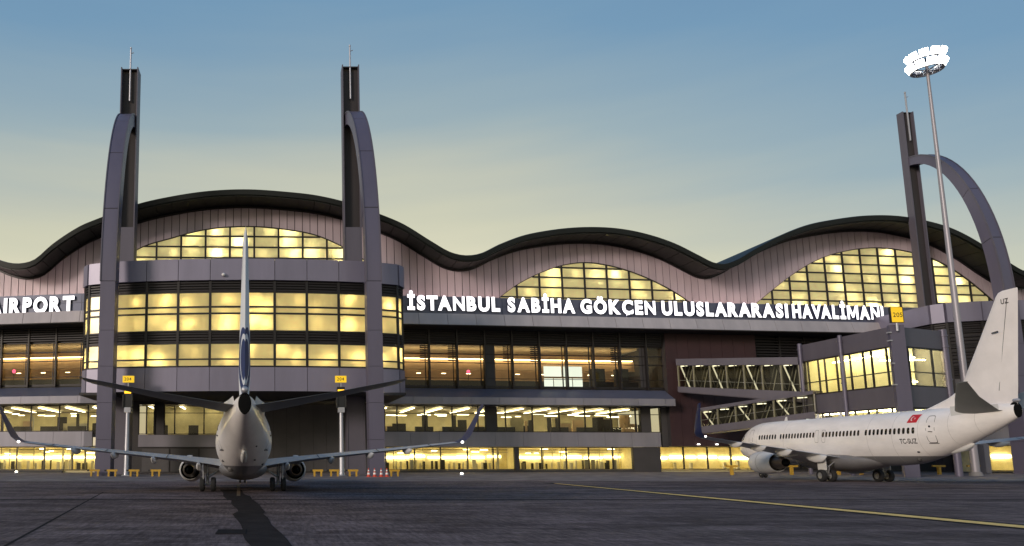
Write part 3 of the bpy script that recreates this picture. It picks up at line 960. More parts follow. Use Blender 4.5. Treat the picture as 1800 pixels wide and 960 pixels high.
def flat_text(word, org, ux, uz, nrm, h, m, name, parent, bold=.02, gap=.06):
    """flat print: word laid out from org along ux, up uz"""
    mb = MB(); cur = 0
    org, ux, uz, nrm = Vector(org), Vector(ux), Vector(uz), Vector(nrm)
    k = h / (CAP - BASE)
    for ch in word:
        vs, fs, ns = G(ch, 0.0, bold)
        mn, mx = min(v[0] for v in vs), max(v[0] for v in vs)
        n0 = mb.add([org + ux * ((v[0] - mn + cur) * k) + uz * ((v[1] - BASE) * k) + nrm * .004 for v in vs])
        for f in fs: mb.face(*[n0 + i for i in f])
        cur += mx - mn + gap
    return mb.build(name, m, parent, recalc=False)


# ================================================================== pylons with arches
def pylon(px, py, lx, ly, ztop, zarch, zsp, label, zbase=0.0, hw=1.32, hd=1.15, hwx=.98, th=1.0):
    root = tag(empty("pylon_tower", (px, py, zbase)), label, "tower", "towers with arched struts")
    one("web", M['pylon_in'], root, lambda m: m.box(px - hw + .14, px + hw - .14, py - .1, py + min(.9, hd - .05), zbase, ztop - .15))
    for s in (-1, 1):
        a, b = sorted((px + s * hw, px + s * (hw - .16)))
        one("flange", M['pylon'], root, lambda m: m.box(a, b, py - hd, py + hd, zbase, ztop))
    one("facing", M['pylon'], root, lambda m: m.box(px - hw + .17, px + hw - .17, py - hd + .1, py - .12, zbase, 36.5 if hw > 1 else 27.0))
    one("cap", M['pylon_in'], root, lambda m: m.box(px - hw + .165, px + hw - .165, py - .5 * hd, py + .85 * hd, ztop - .14, ztop + .02))
    mb = MB(); mb.tube([(px, py - .45, ztop - 5.2), (px, py - .45, ztop + 3.3)], .13, 8)
    an = mb.build("antenna", M['galv'], root, smooth=True)
    mb = MB(); mb.tube([(px, py - .45, ztop + 2.6), (px + .45, py - .45, ztop + 2.75)], .06, 6); mb.lathe([(0, .01), (.1, .14), (.3, .14), (.4, .01)], (px, py - .45, ztop + 3.3), (0, 0, 1), 8)
    mb.build("antenna_head", M['galv'], an)
    # arch: quarter ellipse from the pylon forwards and down, then a straight leg
    path = []
    n = 22
    for k in range(n + 1):
        t = math.pi / 2 * k / n
        y = py - (py - ly) * math.sin(t); z = zsp + (zarch - zsp) * math.cos(t)
        x = px + (lx - px) * (math.sin(t))
        path.append((Vector((x, y, z)), t))
    def ring(c, t, th):
        n_ = Vector((0, -math.sin(t), math.cos(t)))
        a = c + n_ * th[0]; b = c - n_ * th[1]
        return [a + Vector((-hwx, 0, 0)), a + Vector((hwx, 0, 0)), b + Vector((hwx, 0, 0)), b + Vector((-hwx, 0, 0))]
    mb = MB()
    rings = [ring(c, t, ((.9 + .15 * math.sin(t)) * th, (.9 + .25 * math.sin(t)) * th)) for c, t in path]
    mb.loft([[p + (sum(r_, Vector((0, 0, 0))) / 4 - p) * .05 for p in r_] for r_ in rings])
    arch_core = mb.build("arch", M['joint'], root, smooth=True)
    for i0, i1 in ((0, 7), (7, 12), (12, 17), (17, 22)):
        seg = [list(r_) for r_ in rings[i0:i1 + 1]]
        seg[0] = [a_.lerp(b_, .03) for a_, b_ in zip(seg[0], seg[1])]; seg[-1] = [a_.lerp(b_, .03) for a_, b_ in zip(seg[-1], seg[-2])]
        mb = MB(); mb.loft(seg); mb.build("arch_segment", M['arch'], arch_core, smooth=True)
    mb = MB()
    for s in (-1, 1):
        mb.loft([[p + Vector((s * hwx * 1.0 - .06, 0, 0)) for p in (c + Vector((0, -math.sin(t), math.cos(t))) * (1.0 + .15 * math.sin(t)), )] and
                 [c + Vector((s * hwx + dx, 0, 0)) + Vector((0, -math.sin(t), math.cos(t))) * dn for dx, dn in ((-.07, (1.0 + .15 * math.sin(t)) * th), (.07, (1.0 + .15 * math.sin(t)) * th), (.07, .8 * th), (-.07, .8 * th))] for c, t in path])
    mb.build("arch_edge", M['pylon'], root, smooth=True)
    # leg in segments with fine joints
    z = zsp
    hs = [0.0, 4.6, 9.3, 14.0, 18.7, zsp - .0]
    for z0, z1 in zip(hs, hs[1:]):
        if z1 - z0 < .3: continue
        one("leg_segment", M['arch'], root, lambda m: m.box(lx - hwx, lx + hwx, ly - 1.05, ly + 1.15, z0 + (.02 if z0 else 0), z1 - .02))
    one("leg_core", M['joint'], root, lambda m: m.box(lx - hwx + .06, lx + hwx - .06, ly - .98, ly + 1.05, .01, zsp - .03))
    return root


pylon(-21.6, 103, -21.2, 91.0, 61.9, 53.2, 25.2, "dark tower and arched strut at the left end of the glazed bay")
pylon(12.35, 103, 13.55, 91.0, 62.3, 53.6, 25.2, "dark tower and arched strut at the right end of the glazed bay")
pylon(109.6, 115.5, 107.9, 101.5, 61.4, 52.4, 25.0, "grey tower with a wide arched strut beside the floodlight mast", hw=.95, hd=.6, hwx=.75, th=.78)

# ================================================================== boarding bridge node and walkways
NB = tag(empty("bridge_tower", (80, 92, 0)), "grey two-storey boarding bridge tower with bright windows and corner columns", "boarding bridge")
A, B, C_, D = Vector((76.1, 100.0)), Vector((76.4, 85.3)), Vector((86.0, 88.8)), Vector((86.0, 100.0))


def nbox(m, p, q, z0, z1, n0, n1, e=0.0, s0=0.0, s1=1.0):
    d = (q - p); ln = d.length; d = d.normalized(); nr = Vector((d.y, -d.x))
    p2, q2 = p + d * (ln * s0 + e), p + d * (ln * s1 - e)
    m.hexa([(*(p2 + nr * n0), z0), (*(q2 + nr * n0), z0), (*(q2 + nr * n1), z0), (*(p2 + nr * n1), z0)],
           [(*(p2 + nr * n0), z1), (*(q2 + nr * n0), z1), (*(q2 + nr * n1), z1), (*(p2 + nr * n1), z1)])


MID = A + (B - A) * .475
one("roof", M['dark2'], NB, lambda m: m.hexa([(p.x, p.y, 17.9) for p in (A, B, C_, D)], [(p.x, p.y, 18.1) for p in (A, B, C_, D)]))
one("floor_slab", M['dark2'], NB, lambda m: m.hexa([(p.x, p.y, 8.6) for p in (A, B, C_, D)], [(p.x, p.y, 9.0) for p in (A, B, C_, D)]))
one("floor_slab", M['dark2'], NB, lambda m: m.hexa([(p.x, p.y, 4.0) for p in (A, B, C_, D)], [(p.x, p.y, 4.3) for p in (A, B, C_, D)]))
one("inner_ceiling", M['nodewall'], NB, lambda m: (m.box(76.7, 85.7, 89.2, 99.5, 17.7, 17.85), m.box(76.7, 85.7, 89.2, 99.5, 8.42, 8.55)))
one("inner_floor", M['nodewall'], NB, lambda m: (m.box(76.7, 85.7, 89.2, 99.5, 9.03, 9.2), m.box(76.7, 85.7, 89.2, 99.5, 4.32, 4.4)))
one("inner_wall", M['nodewall'], NB, lambda m: (m.box(80.4, 80.6, 90.5, 99.8, 9.02, 17.88), m.box(80.6, 85.4, 92.8, 93.0, 9.02, 17.88), m.box(76.4, 80.4, 99.6, 99.8, 9.02, 17.88),
                                              m.box(79.4, 79.6, 91.5, 99.8, 4.35, 8.55), m.box(79.6, 85.4, 93.4, 93.6, 4.35, 8.55)))
for (x0, x1, y0, y1, z) in [(78.0, 78.25, 87.5, 99, 16.6), (79.0, 84.8, 90.6, 90.85, 16.6), (79.0, 84.8, 92.6, 92.8, 16.9), (77.3, 77.6, 87.5, 99, 8.2), (79, 84.8, 90.6, 90.9, 8.2), (79.6, 79.8, 91, 99, 15.6), (80.9, 85.3, 92.4, 92.6, 15.4), (80.9, 85.3, 92.4, 92.6, 12.2), (80.0, 85.3, 89.6, 89.8, 17.3), (80.9, 83.0, 92.2, 92.4, 14.6), (83.4, 85.3, 91.0, 91.2, 14.9), (78.6, 80.2, 90.0, 90.2, 14.7), (79.0, 84.8, 90.0, 90.2, 10.4)]:  # ceiling strips, plus tubes added lower down only to brighten the windows
    one("ceiling_light", M['tube_n'], NB, lambda m: m.box(x0, x1, y0, y1, z, z + .12))
for i, (p, q, nb_) in enumerate([(A, MID, 5), (MID, B, 5), (B, C_, 3)]):
    one("panel", M['node'], NB, lambda m: nbox(m, p, q, 15.95, 18.3, .12, -.1, .05))
    one("panel", M['node'], NB, lambda m: nbox(m, p, q, 8.45, 11.0, .12, -.1, .05))
    fr = MB()
    for z0, z1 in ((11.0, 11.18), (12.75, 12.88), (15.75, 15.95), (5.2, 5.35), (8.3, 8.45)):
        nbox(fr, p, q, z0, z1, .06, -.1)
    fx = [0, .14, .40, .56, .84, 1] if nb_ == 5 else [0, .24, .70, 1]
    for s in fx:
        nbox(fr, p, q, 11.18, 15.75, .06, -.1, 0, max(0, s - .012), min(1, s + .012))
        nbox(fr, p, q, 5.35, 8.3, .06, -.1, 0, max(0, s - .012), min(1, s + .012))
    F = fr.build("window_frame", M['frame'], NB)
    for s0, s1 in zip(fx, fx[1:]):
        for z0, z1 in ((11.18, 12.75), (12.88, 15.75)) + (((5.35, 8.3),) if i else ()):
            one("pane", M['glass'], F, lambda m: nbox(m, p, q, z0, z1, .0, -.03, .02, s0 + .012, s1 - .012))
one("rear_wall", M['dark2'], NB, lambda m: (m.box(85.7, 85.9, 89.2, 100, 4.3, 18.0), m.box(76.2, 85.8, 99.85, 100, 4.3, 18.0)))
for p, r, m_ in ((A, .26, 'arch'), (MID, .24, 'arch'), (C_, .40, 'arch')):
    mb = MB(); q = p + Vector((-.35, -.2)); mb.tube([(q.x, q.y, 0), (q.x, q.y, 18.5)], r, 12)
    for z in (10.2, 12.0, 16.2, 17.6): mb.tube([(q.x, q.y, z), (q.x, q.y, z + .18)], r + .08, 12)
    mb.build("column", M[m_], NB, smooth=True)
one("column", M['arch'], NB, lambda m: m.hexa([(B.x - .7, B.y - .35, 0), (B.x + .75, B.y - .75, 0), (B.x + 1.0, B.y + .05, 0), (B.x - .45, B.y + .3, 0)],
                                             [(B.x - .7, B.y - .35, 18.4), (B.x + .75, B.y - .75, 18.4), (B.x + 1.0, B.y + .05, 18.4), (B.x - .45, B.y + .3, 18.4)]))
for zz in (11.0, 13.6, 16.4, 17.4):
    one("column_bracket", M['galv'], NB, lambda m: m.box(B.x - .95, B.x - .6, B.y - .5, B.y - .1, zz, zz + .16))
one("rail", M['yellow'], NB, lambda m: m.box(77.2, 77.4, 86.9, 99, 9.9, 10.0))
# gate sign on the corner column
GS = tag(empty("gate_sign", (76.2, 84.45, 17.6)), "yellow lit gate sign reading 205 above the boarding bridge tower", "gate sign")
one("sign_box", M['yellow_sign'], GS, lambda m: m.box(75.5, 76.92, 84.3, 84.55, 18.65, 20.5))
one("sign_frame", M['ink'], GS, lambda m: (m.box(75.44, 75.5, 84.27, 84.57, 18.6, 20.55), m.box(76.92, 76.98, 84.27, 84.57, 18.6, 20.55), m.box(75.5, 76.92, 84.27, 84.57, 20.5, 20.55), m.box(75.5, 76.92, 84.27, 84.57, 18.6, 18.65)))
one("post", M['galv'], GS, lambda m: m.tube([(76.2, 84.45, 17.6), (76.2, 84.45, 18.6)], .14, 10))
flat_text("205", (75.72, 84.3, 19.25), (1, 0, 0), (0, 0, 1), (0, -1, 0), .62, M['ink'], "number", GS, .01, .07)
# blue lit display under the bridge tower
BS = tag(empty("display_board", (74.6, 97, 7.2)), "small blue and white lit display under the boarding bridge tower", "display")
one("screen_case", M['ink'], BS, lambda m: m.box(73.6, 75.5, 97.0, 97.2, 6.95, 7.65))
one("screen", M['bscreen'], BS, lambda m: m.box(74.4, 75.45, 96.97, 97.0, 7.0, 7.6))
one("screen", M['screen'], BS, lambda m: m.box(73.65, 74.35, 96.97, 97.0, 7.0, 7.6))


def walkway(name, label, p0, p1, zf0, zf1, zt0, zt1, wid, nbay, hb, ht):
    p0, p1 = Vector(p0), Vector(p1)
    d = (p1 - p0); ln = d.length; d = d.normalized(); nr = Vector((d.y, -d.x))
    if nr.y > 0: nr = -nr
    root = tag(empty(name, (p0.x, p0.y, 0)), label, "walkway", "glazed walkways to the boarding bridge")
    def P(t, s, z): q = p0 + d * (ln * t) + nr * s; return Vector((q.x, q.y, z))
    def zf(t): return zf0 + (zf1 - zf0) * t
    def zt(t): return zt0 + (zt1 - zt0) * t
    def bar(nm, m, t0, t1, za0, za1, zb0, zb1, s0, s1, par=root):
        mb = MB()
        mb.hexa([P(t0, s0, za0), P(t1, s0, zb0), P(t1, s1, zb0), P(t0, s1, za0)], [P(t0, s0, za1), P(t1, s0, zb1), P(t1, s1, zb1), P(t0, s1, za1)])
        return mb.build(nm, m, par)
    bar("floor_beam", M['node'], 0, 1, zf0 - hb[0], zf0, zf1 - hb[1], zf1, .05, -wid)
    bar("edge_beam", M['node'], 0, 1, zf0 - hb[0] + .1, zf0 + .25, zf1 - hb[1] + .1, zf1 + .25, .2, .06)
    bar("roof", M['node'], 0, 1, zt0 - ht, zt0, zt1 - ht, zt1, .2, -wid)
    bar("back_wall", M['furn'], 0, 1, zf0 + .01, zt0 - ht, zf1 + .01, zt1 - ht, -wid + .1, -wid + .02)
    for i in range(nbay + 1):
        t = i / nbay
        a = min(t, 1 - .012)
        bar("post", M['postm'], a, a + .012, zf(t) + .26, zt(t) - ht, zf(t) + .26, zt(t) - ht, -.05, -.25)
        a2 = min(a + .5 / nbay, .985)
        bar("post", M['furn'], a2, a2 + .006, zf(t) + .26, zt(t) - ht, zf(t) + .26, zt(t) - ht, -.02, -.10)
    for i in range(nbay):
        t0, t1 = i / nbay, (i + 1) / nbay
        bar("pane", M['glass'], t0 + .004, t1 - .004, zf(t0) + .26, zt(t0) - ht, zf(t1) + .26, zt(t1) - ht, .04, .02)
        if i % 2 == 0 or nbay < 5:
            mb = MB(); mb.beam(P(t0 + .15 / nbay, -.5, zt(t0) - ht - .1), P(t1 - .35 / nbay, -.5, zf(t1) + .3), .15, .15)
            mb.build("glowing_brace", M['brace'], root)
        for (ta, tb_, mm_, ss_) in ((.2, .55, 'ivory', .4), (.75, .5, 'furn', .5), (.05, .45, 'strutdark', .8), (.95, .6, 'strutdark', .8)):
            mb = MB(); mb.beam(P(t0 + ta / nbay, -wid + ss_, zf(t0) + .3), P(t0 + tb_ / nbay, -wid + ss_, zt(t0) - ht - .1), .10, .10)
            mb.build("brace", M[mm_], root)
        bar("ceiling_light", M['tube_l'], t0 + .12 / nbay, t0 + .55 / nbay, zt(t0) - ht - .16, zt(t0) - ht - .06, zt(t0) - ht - .16, zt(t0) - ht - .06, -.5, -.75)
    bar("handrail", M['galv'], 0, 1, zf0 + 1.25, zf0 + 1.32, zf1 + 1.25, zf1 + 1.32, -.02, -.08)
    return root


M['postm'] = mat("walkway_post", (.34, .32, .27), .5)
M['tube_l'] = emit("walkway_tube", (1.0, .92, .66), 3.0, .2)
M['strutdark'] = mat("dull_steel", (.16, .15, .13), .5, .3)
M['brace'] = emit("glowing_brace", (1.0, .93, .70), .75)  # emission painted on the braces in place of lamplight falling on them
walkway("upper_walkway", "upper glazed walkway with glowing diagonal braces between maroon wall and bridge tower", (66.6, 114.6), (75.5, 99.9), 13.6, 11.4, 18.4, 16.6, 2.6, 7, (.7, 1.3), 1.1)
walkway("lower_walkway", "lower glazed ramp sloping up below the upper walkway, lit at its end", (68.0, 111.8), (75.5, 97.6), 6.9, 8.4, 10.1, 11.6, 2.4, 6, (.9, .9), .5)
for (xx, yy, zz, ww) in ((70.8, 104.2, 5.1, 1.5), (72.9, 100.5, 6.0, .9)):
    mb = MB(); mb.box(xx, xx + ww, yy, yy + .25, zz, zz + (.55 if ww > 1 else .95))
    tag(mb.build("bulkhead_lamp", M['tube_w'], loc=(xx + ww / 2, yy, zz)), "long glowing lamp below the lower glazed ramp" if ww > 1 else "square glowing lamp below the right end of the lower ramp", "lamp")

# interior things seen through the third-level glass
for i, (xa, xb, za, zb) in enumerate([(45.4, 48.4, 15.7, 17.4), (48.6, 52.0, 15.7, 17.4), (45.4, 46.9, 13.9, 15.4), (47.1, 48.5, 13.9, 15.4), (48.7, 50.2, 13.9, 15.4), (50.4, 52.0, 13.9, 15.4)]):
    mb = MB(); fb(mb, xa, xb, za, zb, -1.6, -1.75)
    tag(mb.build("display_screen", M['screen'], loc=((xa + xb) / 2, Yf(xa) + 1.7, za)),
        ["left half of the bright white upper screen in the gate hall", "right half of the bright white upper screen in the gate hall",
         "first white lower screen from the left in the gate hall", "second white lower screen from the left in the gate hall", "third white lower screen from the left in the gate hall", "last white lower screen on the right in the gate hall"][i], "screen", "white screens in the gate hall")
for xx, lb_ in ((58.4, "dark vending cabinet near the right end of the gate hall"), (54.2, "dark kiosk right of the white screens in the gate hall")):
    mb = MB(); fb(mb, xx, xx + 2.2, 13.42, 17.2, -2.4, -3.4)
    tag(mb.build("cabinet", M['furn'], loc=(xx + 1, Yf(xx) + 2.8, 13.42)), lb_, "cabinet")

for xx, lb_ in ((32.6, "small pink lamp in the gate hall right of the glazed bay"), (-41.9, "small pink lamp in the gate hall below the word AIRPORT")):
    mb = MB(); yy = Yf(xx) + 2.0; mb.lathe([(-.34, .02), (-.26, .22), (0, .3), (.26, .22), (.34, .02)], (xx, yy, 16.35), (0, 0, 1), 12, caps=True); mb.mi = 1; mb.tube([(xx, yy, 13.42), (xx, yy, 16.02)], .04, 6)
    tag(mb.build("signal_lamp", [M['pink'], M['furn']], loc=(xx, yy, 13.42), smooth=True), lb_, "lamp")

# ================================================================== floodlight mast
MX, MY = 91.1, 92.0
FM = tag(empty("floodlight_mast", (MX, MY, 0)), "tall slim floodlight mast with its lamps blazing, rising behind the parked airliner's tail", "floodlight mast")
mb = MB(); mb.tube([(MX, MY, .0), (MX, MY, 57.4)], [.46, .16], 14); mb.build("mast", M['mastm'], FM, smooth=True)
mb = MB(); mb.tube([(MX, MY, 0), (MX, MY, .5)], [.75, .6], 12); mb.build("base", M['concrete'], FM, smooth=True)
for zr in (55.6, 57.0):
    mb = MB(); mb.tube([(MX + 1.75 * math.cos(a), MY + 1.75 * math.sin(a), zr) for a in np.linspace(0, 2 * math.pi, 19)], .10, 8, caps=False)
    for k in range(4):
        a = k * math.pi / 2; mb.beam((MX, MY, zr), (MX + 1.75 * math.cos(a), MY + 1.75 * math.sin(a), zr), .12, .12)
    mb.build("lamp_ring", M['galv'], FM)
    for k in range(11):
        a = 2 * math.pi * k / 11 + zr
        t = Vector((-math.sin(a), math.cos(a), 0)); n_ = Vector((math.cos(a), math.sin(a), -.55)).normalized(); u_ = n_.cross(t)
        c = Vector((MX + 1.95 * math.cos(a), MY + 1.95 * math.sin(a), zr + .5))
        def quad4(c, w_, h_): return [c - t * w_ - u_ * h_, c + t * w_ - u_ * h_, c + t * w_ + u_ * h_, c - t * w_ + u_ * h_]
        mb = MB(); mb.hexa(quad4(c - n_ * .3, .38, .4), quad4(c, .48, .52)); h_ = mb.build("lamp_housing", M['galv'], FM)
        mb = MB(); mb.hexa(quad4(c + n_ * .02, .45, .49), quad4(c + n_ * .05, .45, .49)); mb.build("lamp_glass", M['lamp'], h_)

# ================================================================== docking guidance posts
def guide_post(x, y, label):
    root = tag(empty("docking_guide", (x, y, 0)), label, "guidance post", "docking guidance posts")
    mb = MB(); mb.tube([(x, y, 0), (x, y, .5), (x, y, 8.6)], [.42, .34, .24], 12); mb.build("post", M['galv'], root, smooth=True)
    one("base_plate", M['galv'], root, lambda m: m.box(x - .5, x + .5, y - .5, y + .5, 0, .12))
    one("bracket", M['galv'], root, lambda m: m.box(x - .42, x + .42, y - .3, y + .3, 8.1, 8.75))
    one("housing", M['ink'], root, lambda m: m.box(x - .50, x + .50, y - .25, y + .35, 8.75, 11.4))
    one("side_cheek", M['furn'], root, lambda m: (m.box(x - .62, x - .5, y - .45, y + .3, 8.7, 10.4), m.box(x + .5, x + .62, y - .45, y + .3, 8.7, 10.4)))
    one("display", M['amber'], root, lambda m: m.box(x - .42, x + .42, y - .29, y - .25, 10.55, 11.05))
    one("post", M['galv'], root, lambda m: m.box(x - .08, x + .08, y - .08, y + .08, 11.4, 12.0))
    b = one("number_box", M['yellow_sign'], root, lambda m: m.box(x - .72, x + .72, y - .2, y + .2, 12.0, 12.85))
    flat_text("204", (x - .5, y - .2, 12.2), (1, 0, 0), (0, 0, 1), (0, -1, 0), .45, M['ink'], "number", b, .01, .1)


guide_post(-18.4, 91.0, "docking guidance post with amber display beside the bay's left leg")
guide_post(9.15, 91.0, "docking guidance post with amber display beside the bay's right leg")

# ================================================================== guard rails, cones, apron lamps
RAILS = [(-21.9, "first yellow guard rail from the left, before the bay's left leg"), (-19.6, "second yellow guard rail from the left, by the left guidance post"),
         (-16.9, "third yellow guard rail from the left, right of the left guidance post"), (-14.2, "fourth yellow guard rail from the left, just left of the left engine"),
         (5.9, "yellow guard rail just right of the tail-on airliner's right engine"), (8.0, "yellow guard rail beside the right guidance post"),
         (10.3, "yellow guard rail between the right guidance post and the traffic cones"), (15.4, "short yellow guard rail right of the bay's right leg")]
def rail(x, y, wd, label, grp):
    root = tag(empty("guard_rail", (x, y, 0)), label, "guard rail", grp)
    one("beam", M['yellow'], root, lambda m: m.box(x - wd / 2, x + wd / 2, y - .1, y + .1, .62, .86))
    for s in (-.32, .32):
        one("post", M['yellow'], root, lambda m: m.box(x + s * wd - .11, x + s * wd + .11, y - .12, y + .08, 0, .62))
    one("stripe", M['ink'], root, lambda m: m.box(x - wd / 2 - .3, x - wd / 2, y - .09, y + .09, .64, .84))
for x, lb_ in RAILS: rail(x, 88.6 + random.uniform(-.4, .3), 1.3, lb_, "yellow guard rails along the stand head")
for i, (u, y) in enumerate([(62.2, 96), (66.5, 96.5), (71.0, 97), (77.8, 97.5), (81.3, 98), (84.6, 98.3), (88.4, 98.6), (92.6, 98.6), (97.6, 98.8)]):
    root = tag(empty("guard_post", (u, y, 0)), ["leftmost", "second from left", "third from left", "fourth from left", "middle", "fourth from right", "third from right", "second from right", "rightmost"][i] + " of nine yellow T-shaped guard posts below the right airliner", "guard post", "yellow T-shaped guard posts")
    one("post", M['yellow'], root, lambda m: m.box(u - .16, u + .16, y - .16, y + .16, 0, 1.05))
    one("crossbar", M['yellow'], root, lambda m: m.box(u - .85, u + .85, y - .13, y + .13, 1.05, 1.3))
for i, xx in enumerate((11.9, 12.65, 13.4, 14.1)):
    y = 86.2 + .2 * math.sin(i * 2.1)
    root = tag(empty("traffic_cone", (xx, y, 0)), ["leftmost", "second from left", "third from left", "rightmost"][i] + " of four red and white traffic cones by the bay's right leg", "traffic cone", "red and white traffic cones")
    one("base", M['cone'], root, lambda m: m.box(xx - .3, xx + .3, y - .3, y + .3, 0, .06))
    def r_(z): return .23 - .18 * z / 1.05
    for k, (z0, z1) in enumerate([(.06, .3), (.3, .52), (.52, .68), (.68, .86), (.86, 1.05)]):
        mb = MB(); mb.lathe([(z0, r_(z0)), (z1, r_(z1))], (xx, y, 0), (0, 0, 1), 14, caps=True)
        mb.build("white_band" if k % 2 else "red_band", M['white'] if k % 2 else M['cone'], root, smooth=True)
for (xx, y, lb_) in ((-37.6, 105.5, "low apron lamp glowing at far left before the lit ground windows"), (25.0, 93.0, "low apron lamp glowing right of the cones before the ground windows")):
    root = tag(empty("apron_lamp", (xx, y, 0)), lb_, "apron lamp", "low apron lamps")
    mb = MB(); mb.lathe([(0, .34), (.08, .3), (.2, .24)], (xx, y, 0), (0, 0, 1), 14, caps=True); mb.build("body", M['galv'], root, smooth=True)
    mb = MB(); mb.lathe([(.2, .2), (.32, .18), (.38, .08), (.39, .01)], (xx, y, 0), (0, 0, 1), 14, caps=True); mb.build("lens", M['apronlamp'], root, smooth=True)

# ================================================================== airliners
def paint(name, top, belly, zb, gloss=.32):
    """white fuselage paint with a grey belly below a level line (object height)"""
    m = bpy.data.materials.new(name)
    m.use_nodes = True
    n, l = m.node_tree.nodes, m.node_tree.links
    p = n["Principled BSDF"]
    p.inputs["Roughness"].default_value = gloss
    p.inputs["Coat Weight"].default_value = .25
    p.inputs["Coat Roughness"].default_value = .15
    t = n.new("ShaderNodeTexCoord"); s = n.new("ShaderNodeSeparateXYZ")
    l.new(t.outputs["Object"], s.inputs[0])
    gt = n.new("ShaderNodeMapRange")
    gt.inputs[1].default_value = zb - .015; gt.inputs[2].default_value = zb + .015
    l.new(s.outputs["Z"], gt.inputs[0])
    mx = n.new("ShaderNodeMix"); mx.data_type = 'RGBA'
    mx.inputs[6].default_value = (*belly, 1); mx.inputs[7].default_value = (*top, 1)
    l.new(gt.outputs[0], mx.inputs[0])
    mp = n.new("ShaderNodeMapping"); mp.inputs["Scale"].default_value = (1, .35, 1)
    l.new(t.outputs["Object"], mp.inputs[0])
    nz_ = n.new("ShaderNodeTexNoise"); nz_.inputs["Scale"].default_value = 1.1; nz_.inputs["Detail"].default_value = 7; nz_.inputs["Roughness"].default_value = .65
    l.new(mp.outputs[0], nz_.inputs["Vector"])
    r = n.new("ShaderNodeMapRange"); r.inputs[1].default_value = .3; r.inputs[2].default_value = .7; r.inputs[3].default_value = .88; r.inputs[4].default_value = 1.06
    l.new(nz_.outputs["Fac"], r.inputs[0])
    vs = n.new("ShaderNodeVectorMath"); vs.operation = 'SCALE'
    l.new(mx.outputs[2], vs.inputs[0]); l.new(r.outputs[0], vs.inputs["Scale"])
    l.new(vs.outputs[0], p.inputs["Base Color"])
    return m


def swirl_paint(name, H):
    """white fin with a navy swirl and pale rings on its lower half"""
    m = bpy.data.materials.new(name)
    m.use_nodes = True
    n, l = m.node_tree.nodes, m.node_tree.links
    p = n["Principled BSDF"]; p.inputs["Roughness"].default_value = .65; p.inputs["Specular IOR Level"].default_value = .2
    t = n.new("ShaderNodeTexCoord")
    def ell(c, r):
        mp = n.new("ShaderNodeMapping"); mp.vector_type = 'TEXTURE'
        mp.inputs["Location"].default_value = (0, c[0], c[1]); mp.inputs["Scale"].default_value = (1e6, r[0], r[1])
        l.new(t.outputs["Object"], mp.inputs[0])
        ln = n.new("ShaderNodeVectorMath"); ln.operation = 'LENGTH'; l.new(mp.outputs[0], ln.inputs[0]); return ln.outputs["Value"]
    def lt(a, v):
        k = n.new("ShaderNodeMath"); k.operation = 'LESS_THAN'; l.new(a, k.inputs[0]); k.inputs[1].default_value = v; return k.outputs[0]
    e1 = ell((-19.9, 6.7 * H), (2.3, 1.55)); e2 = ell((-20.3, 6.9 * H), (1.5, 1.05))
    a, b, c = lt(e1, 1.0), lt(e2, 1.0), lt(e2, .8)
    def mixc(f, c1, c2):
        x_ = n.new("ShaderNodeMix"); x_.data_type = 'RGBA'; l.new(f, x_.inputs[0])
        for i_, c_ in ((6, c1), (7, c2)):
            if isinstance(c_, tuple): x_.inputs[i_].default_value = (*c_, 1)
            else: l.new(c_, x_.inputs[i_])
        return x_.outputs[2]
    navy = (.012, .03, .12)
    col = mixc(a, (.70, .72, .76), navy); col = mixc(b, col, (.62, .65, .70)); col = mixc(c, col, navy)
    l.new(col, p.inputs["Base Color"])
    return m


M['wing'] = mat("wing_grey", (.40, .41, .42), .4, .0, .12, .8)
M['stab'] = mat("stabiliser_grey", (.15, .155, .15), .45, .0, .12, .8)
M['navy'] = mat("navy_paint", (.010, .018, .075), .4)
M['nac'] = mat("nacelle_paint", (.62, .61, .60), .35, 0, .08, 1.0)
M['hot'] = mat("exhaust_metal", (.16, .13, .11), .4, .8, .2, 3)
M['black'] = mat("dark_opening", (.006, .006, .006), .9, spec=.08)
M['cabinglass'] = mat("cabin_window", (.012, .014, .018), .15)
M['flagred'] = mat("flag_red", (.55, .012, .02), .5)
M['softseam'] = mat("soft_seam", (.42, .40, .39), .6)
M['seam'] = mat("panel_seam", (.07, .066, .066), .6)
M['finwhite'] = mat("fin_white", (.84, .79, .775), .35, 0, .07, .6)

FUS = np.array([(0.00, 2.75, .02, .02), (.10, 2.76, .22, .21), (.30, 2.78, .42, .40), (.7, 2.85, .72, .70), (1.4, 2.98, 1.05, 1.07), (2.3, 3.12, 1.38, 1.42), (3.4, 3.24, 1.66, 1.74),
                (4.8, 3.32, 1.82, 1.94), (6.5, 3.35, 1.88, 2.0), (10, 3.35, 1.88, 2.0), (15, 3.35, 1.88, 2.0), (20, 3.35, 1.88, 2.0), (24.5, 3.35, 1.88, 2.0), (26.5, 3.37, 1.88, 1.99), (28, 3.43, 1.86, 1.94),
                (30, 3.62, 1.74, 1.76), (32, 3.90, 1.51, 1.49), (34, 4.22, 1.20, 1.19), (36, 4.55, .82, .86), (37.3, 4.77, .54, .60), (38.0, 4.88, .36, .44)])


def fus(s): return [float(np.interp(s, FUS[:, 0], FUS[:, i])) for i in (1, 2, 3)]


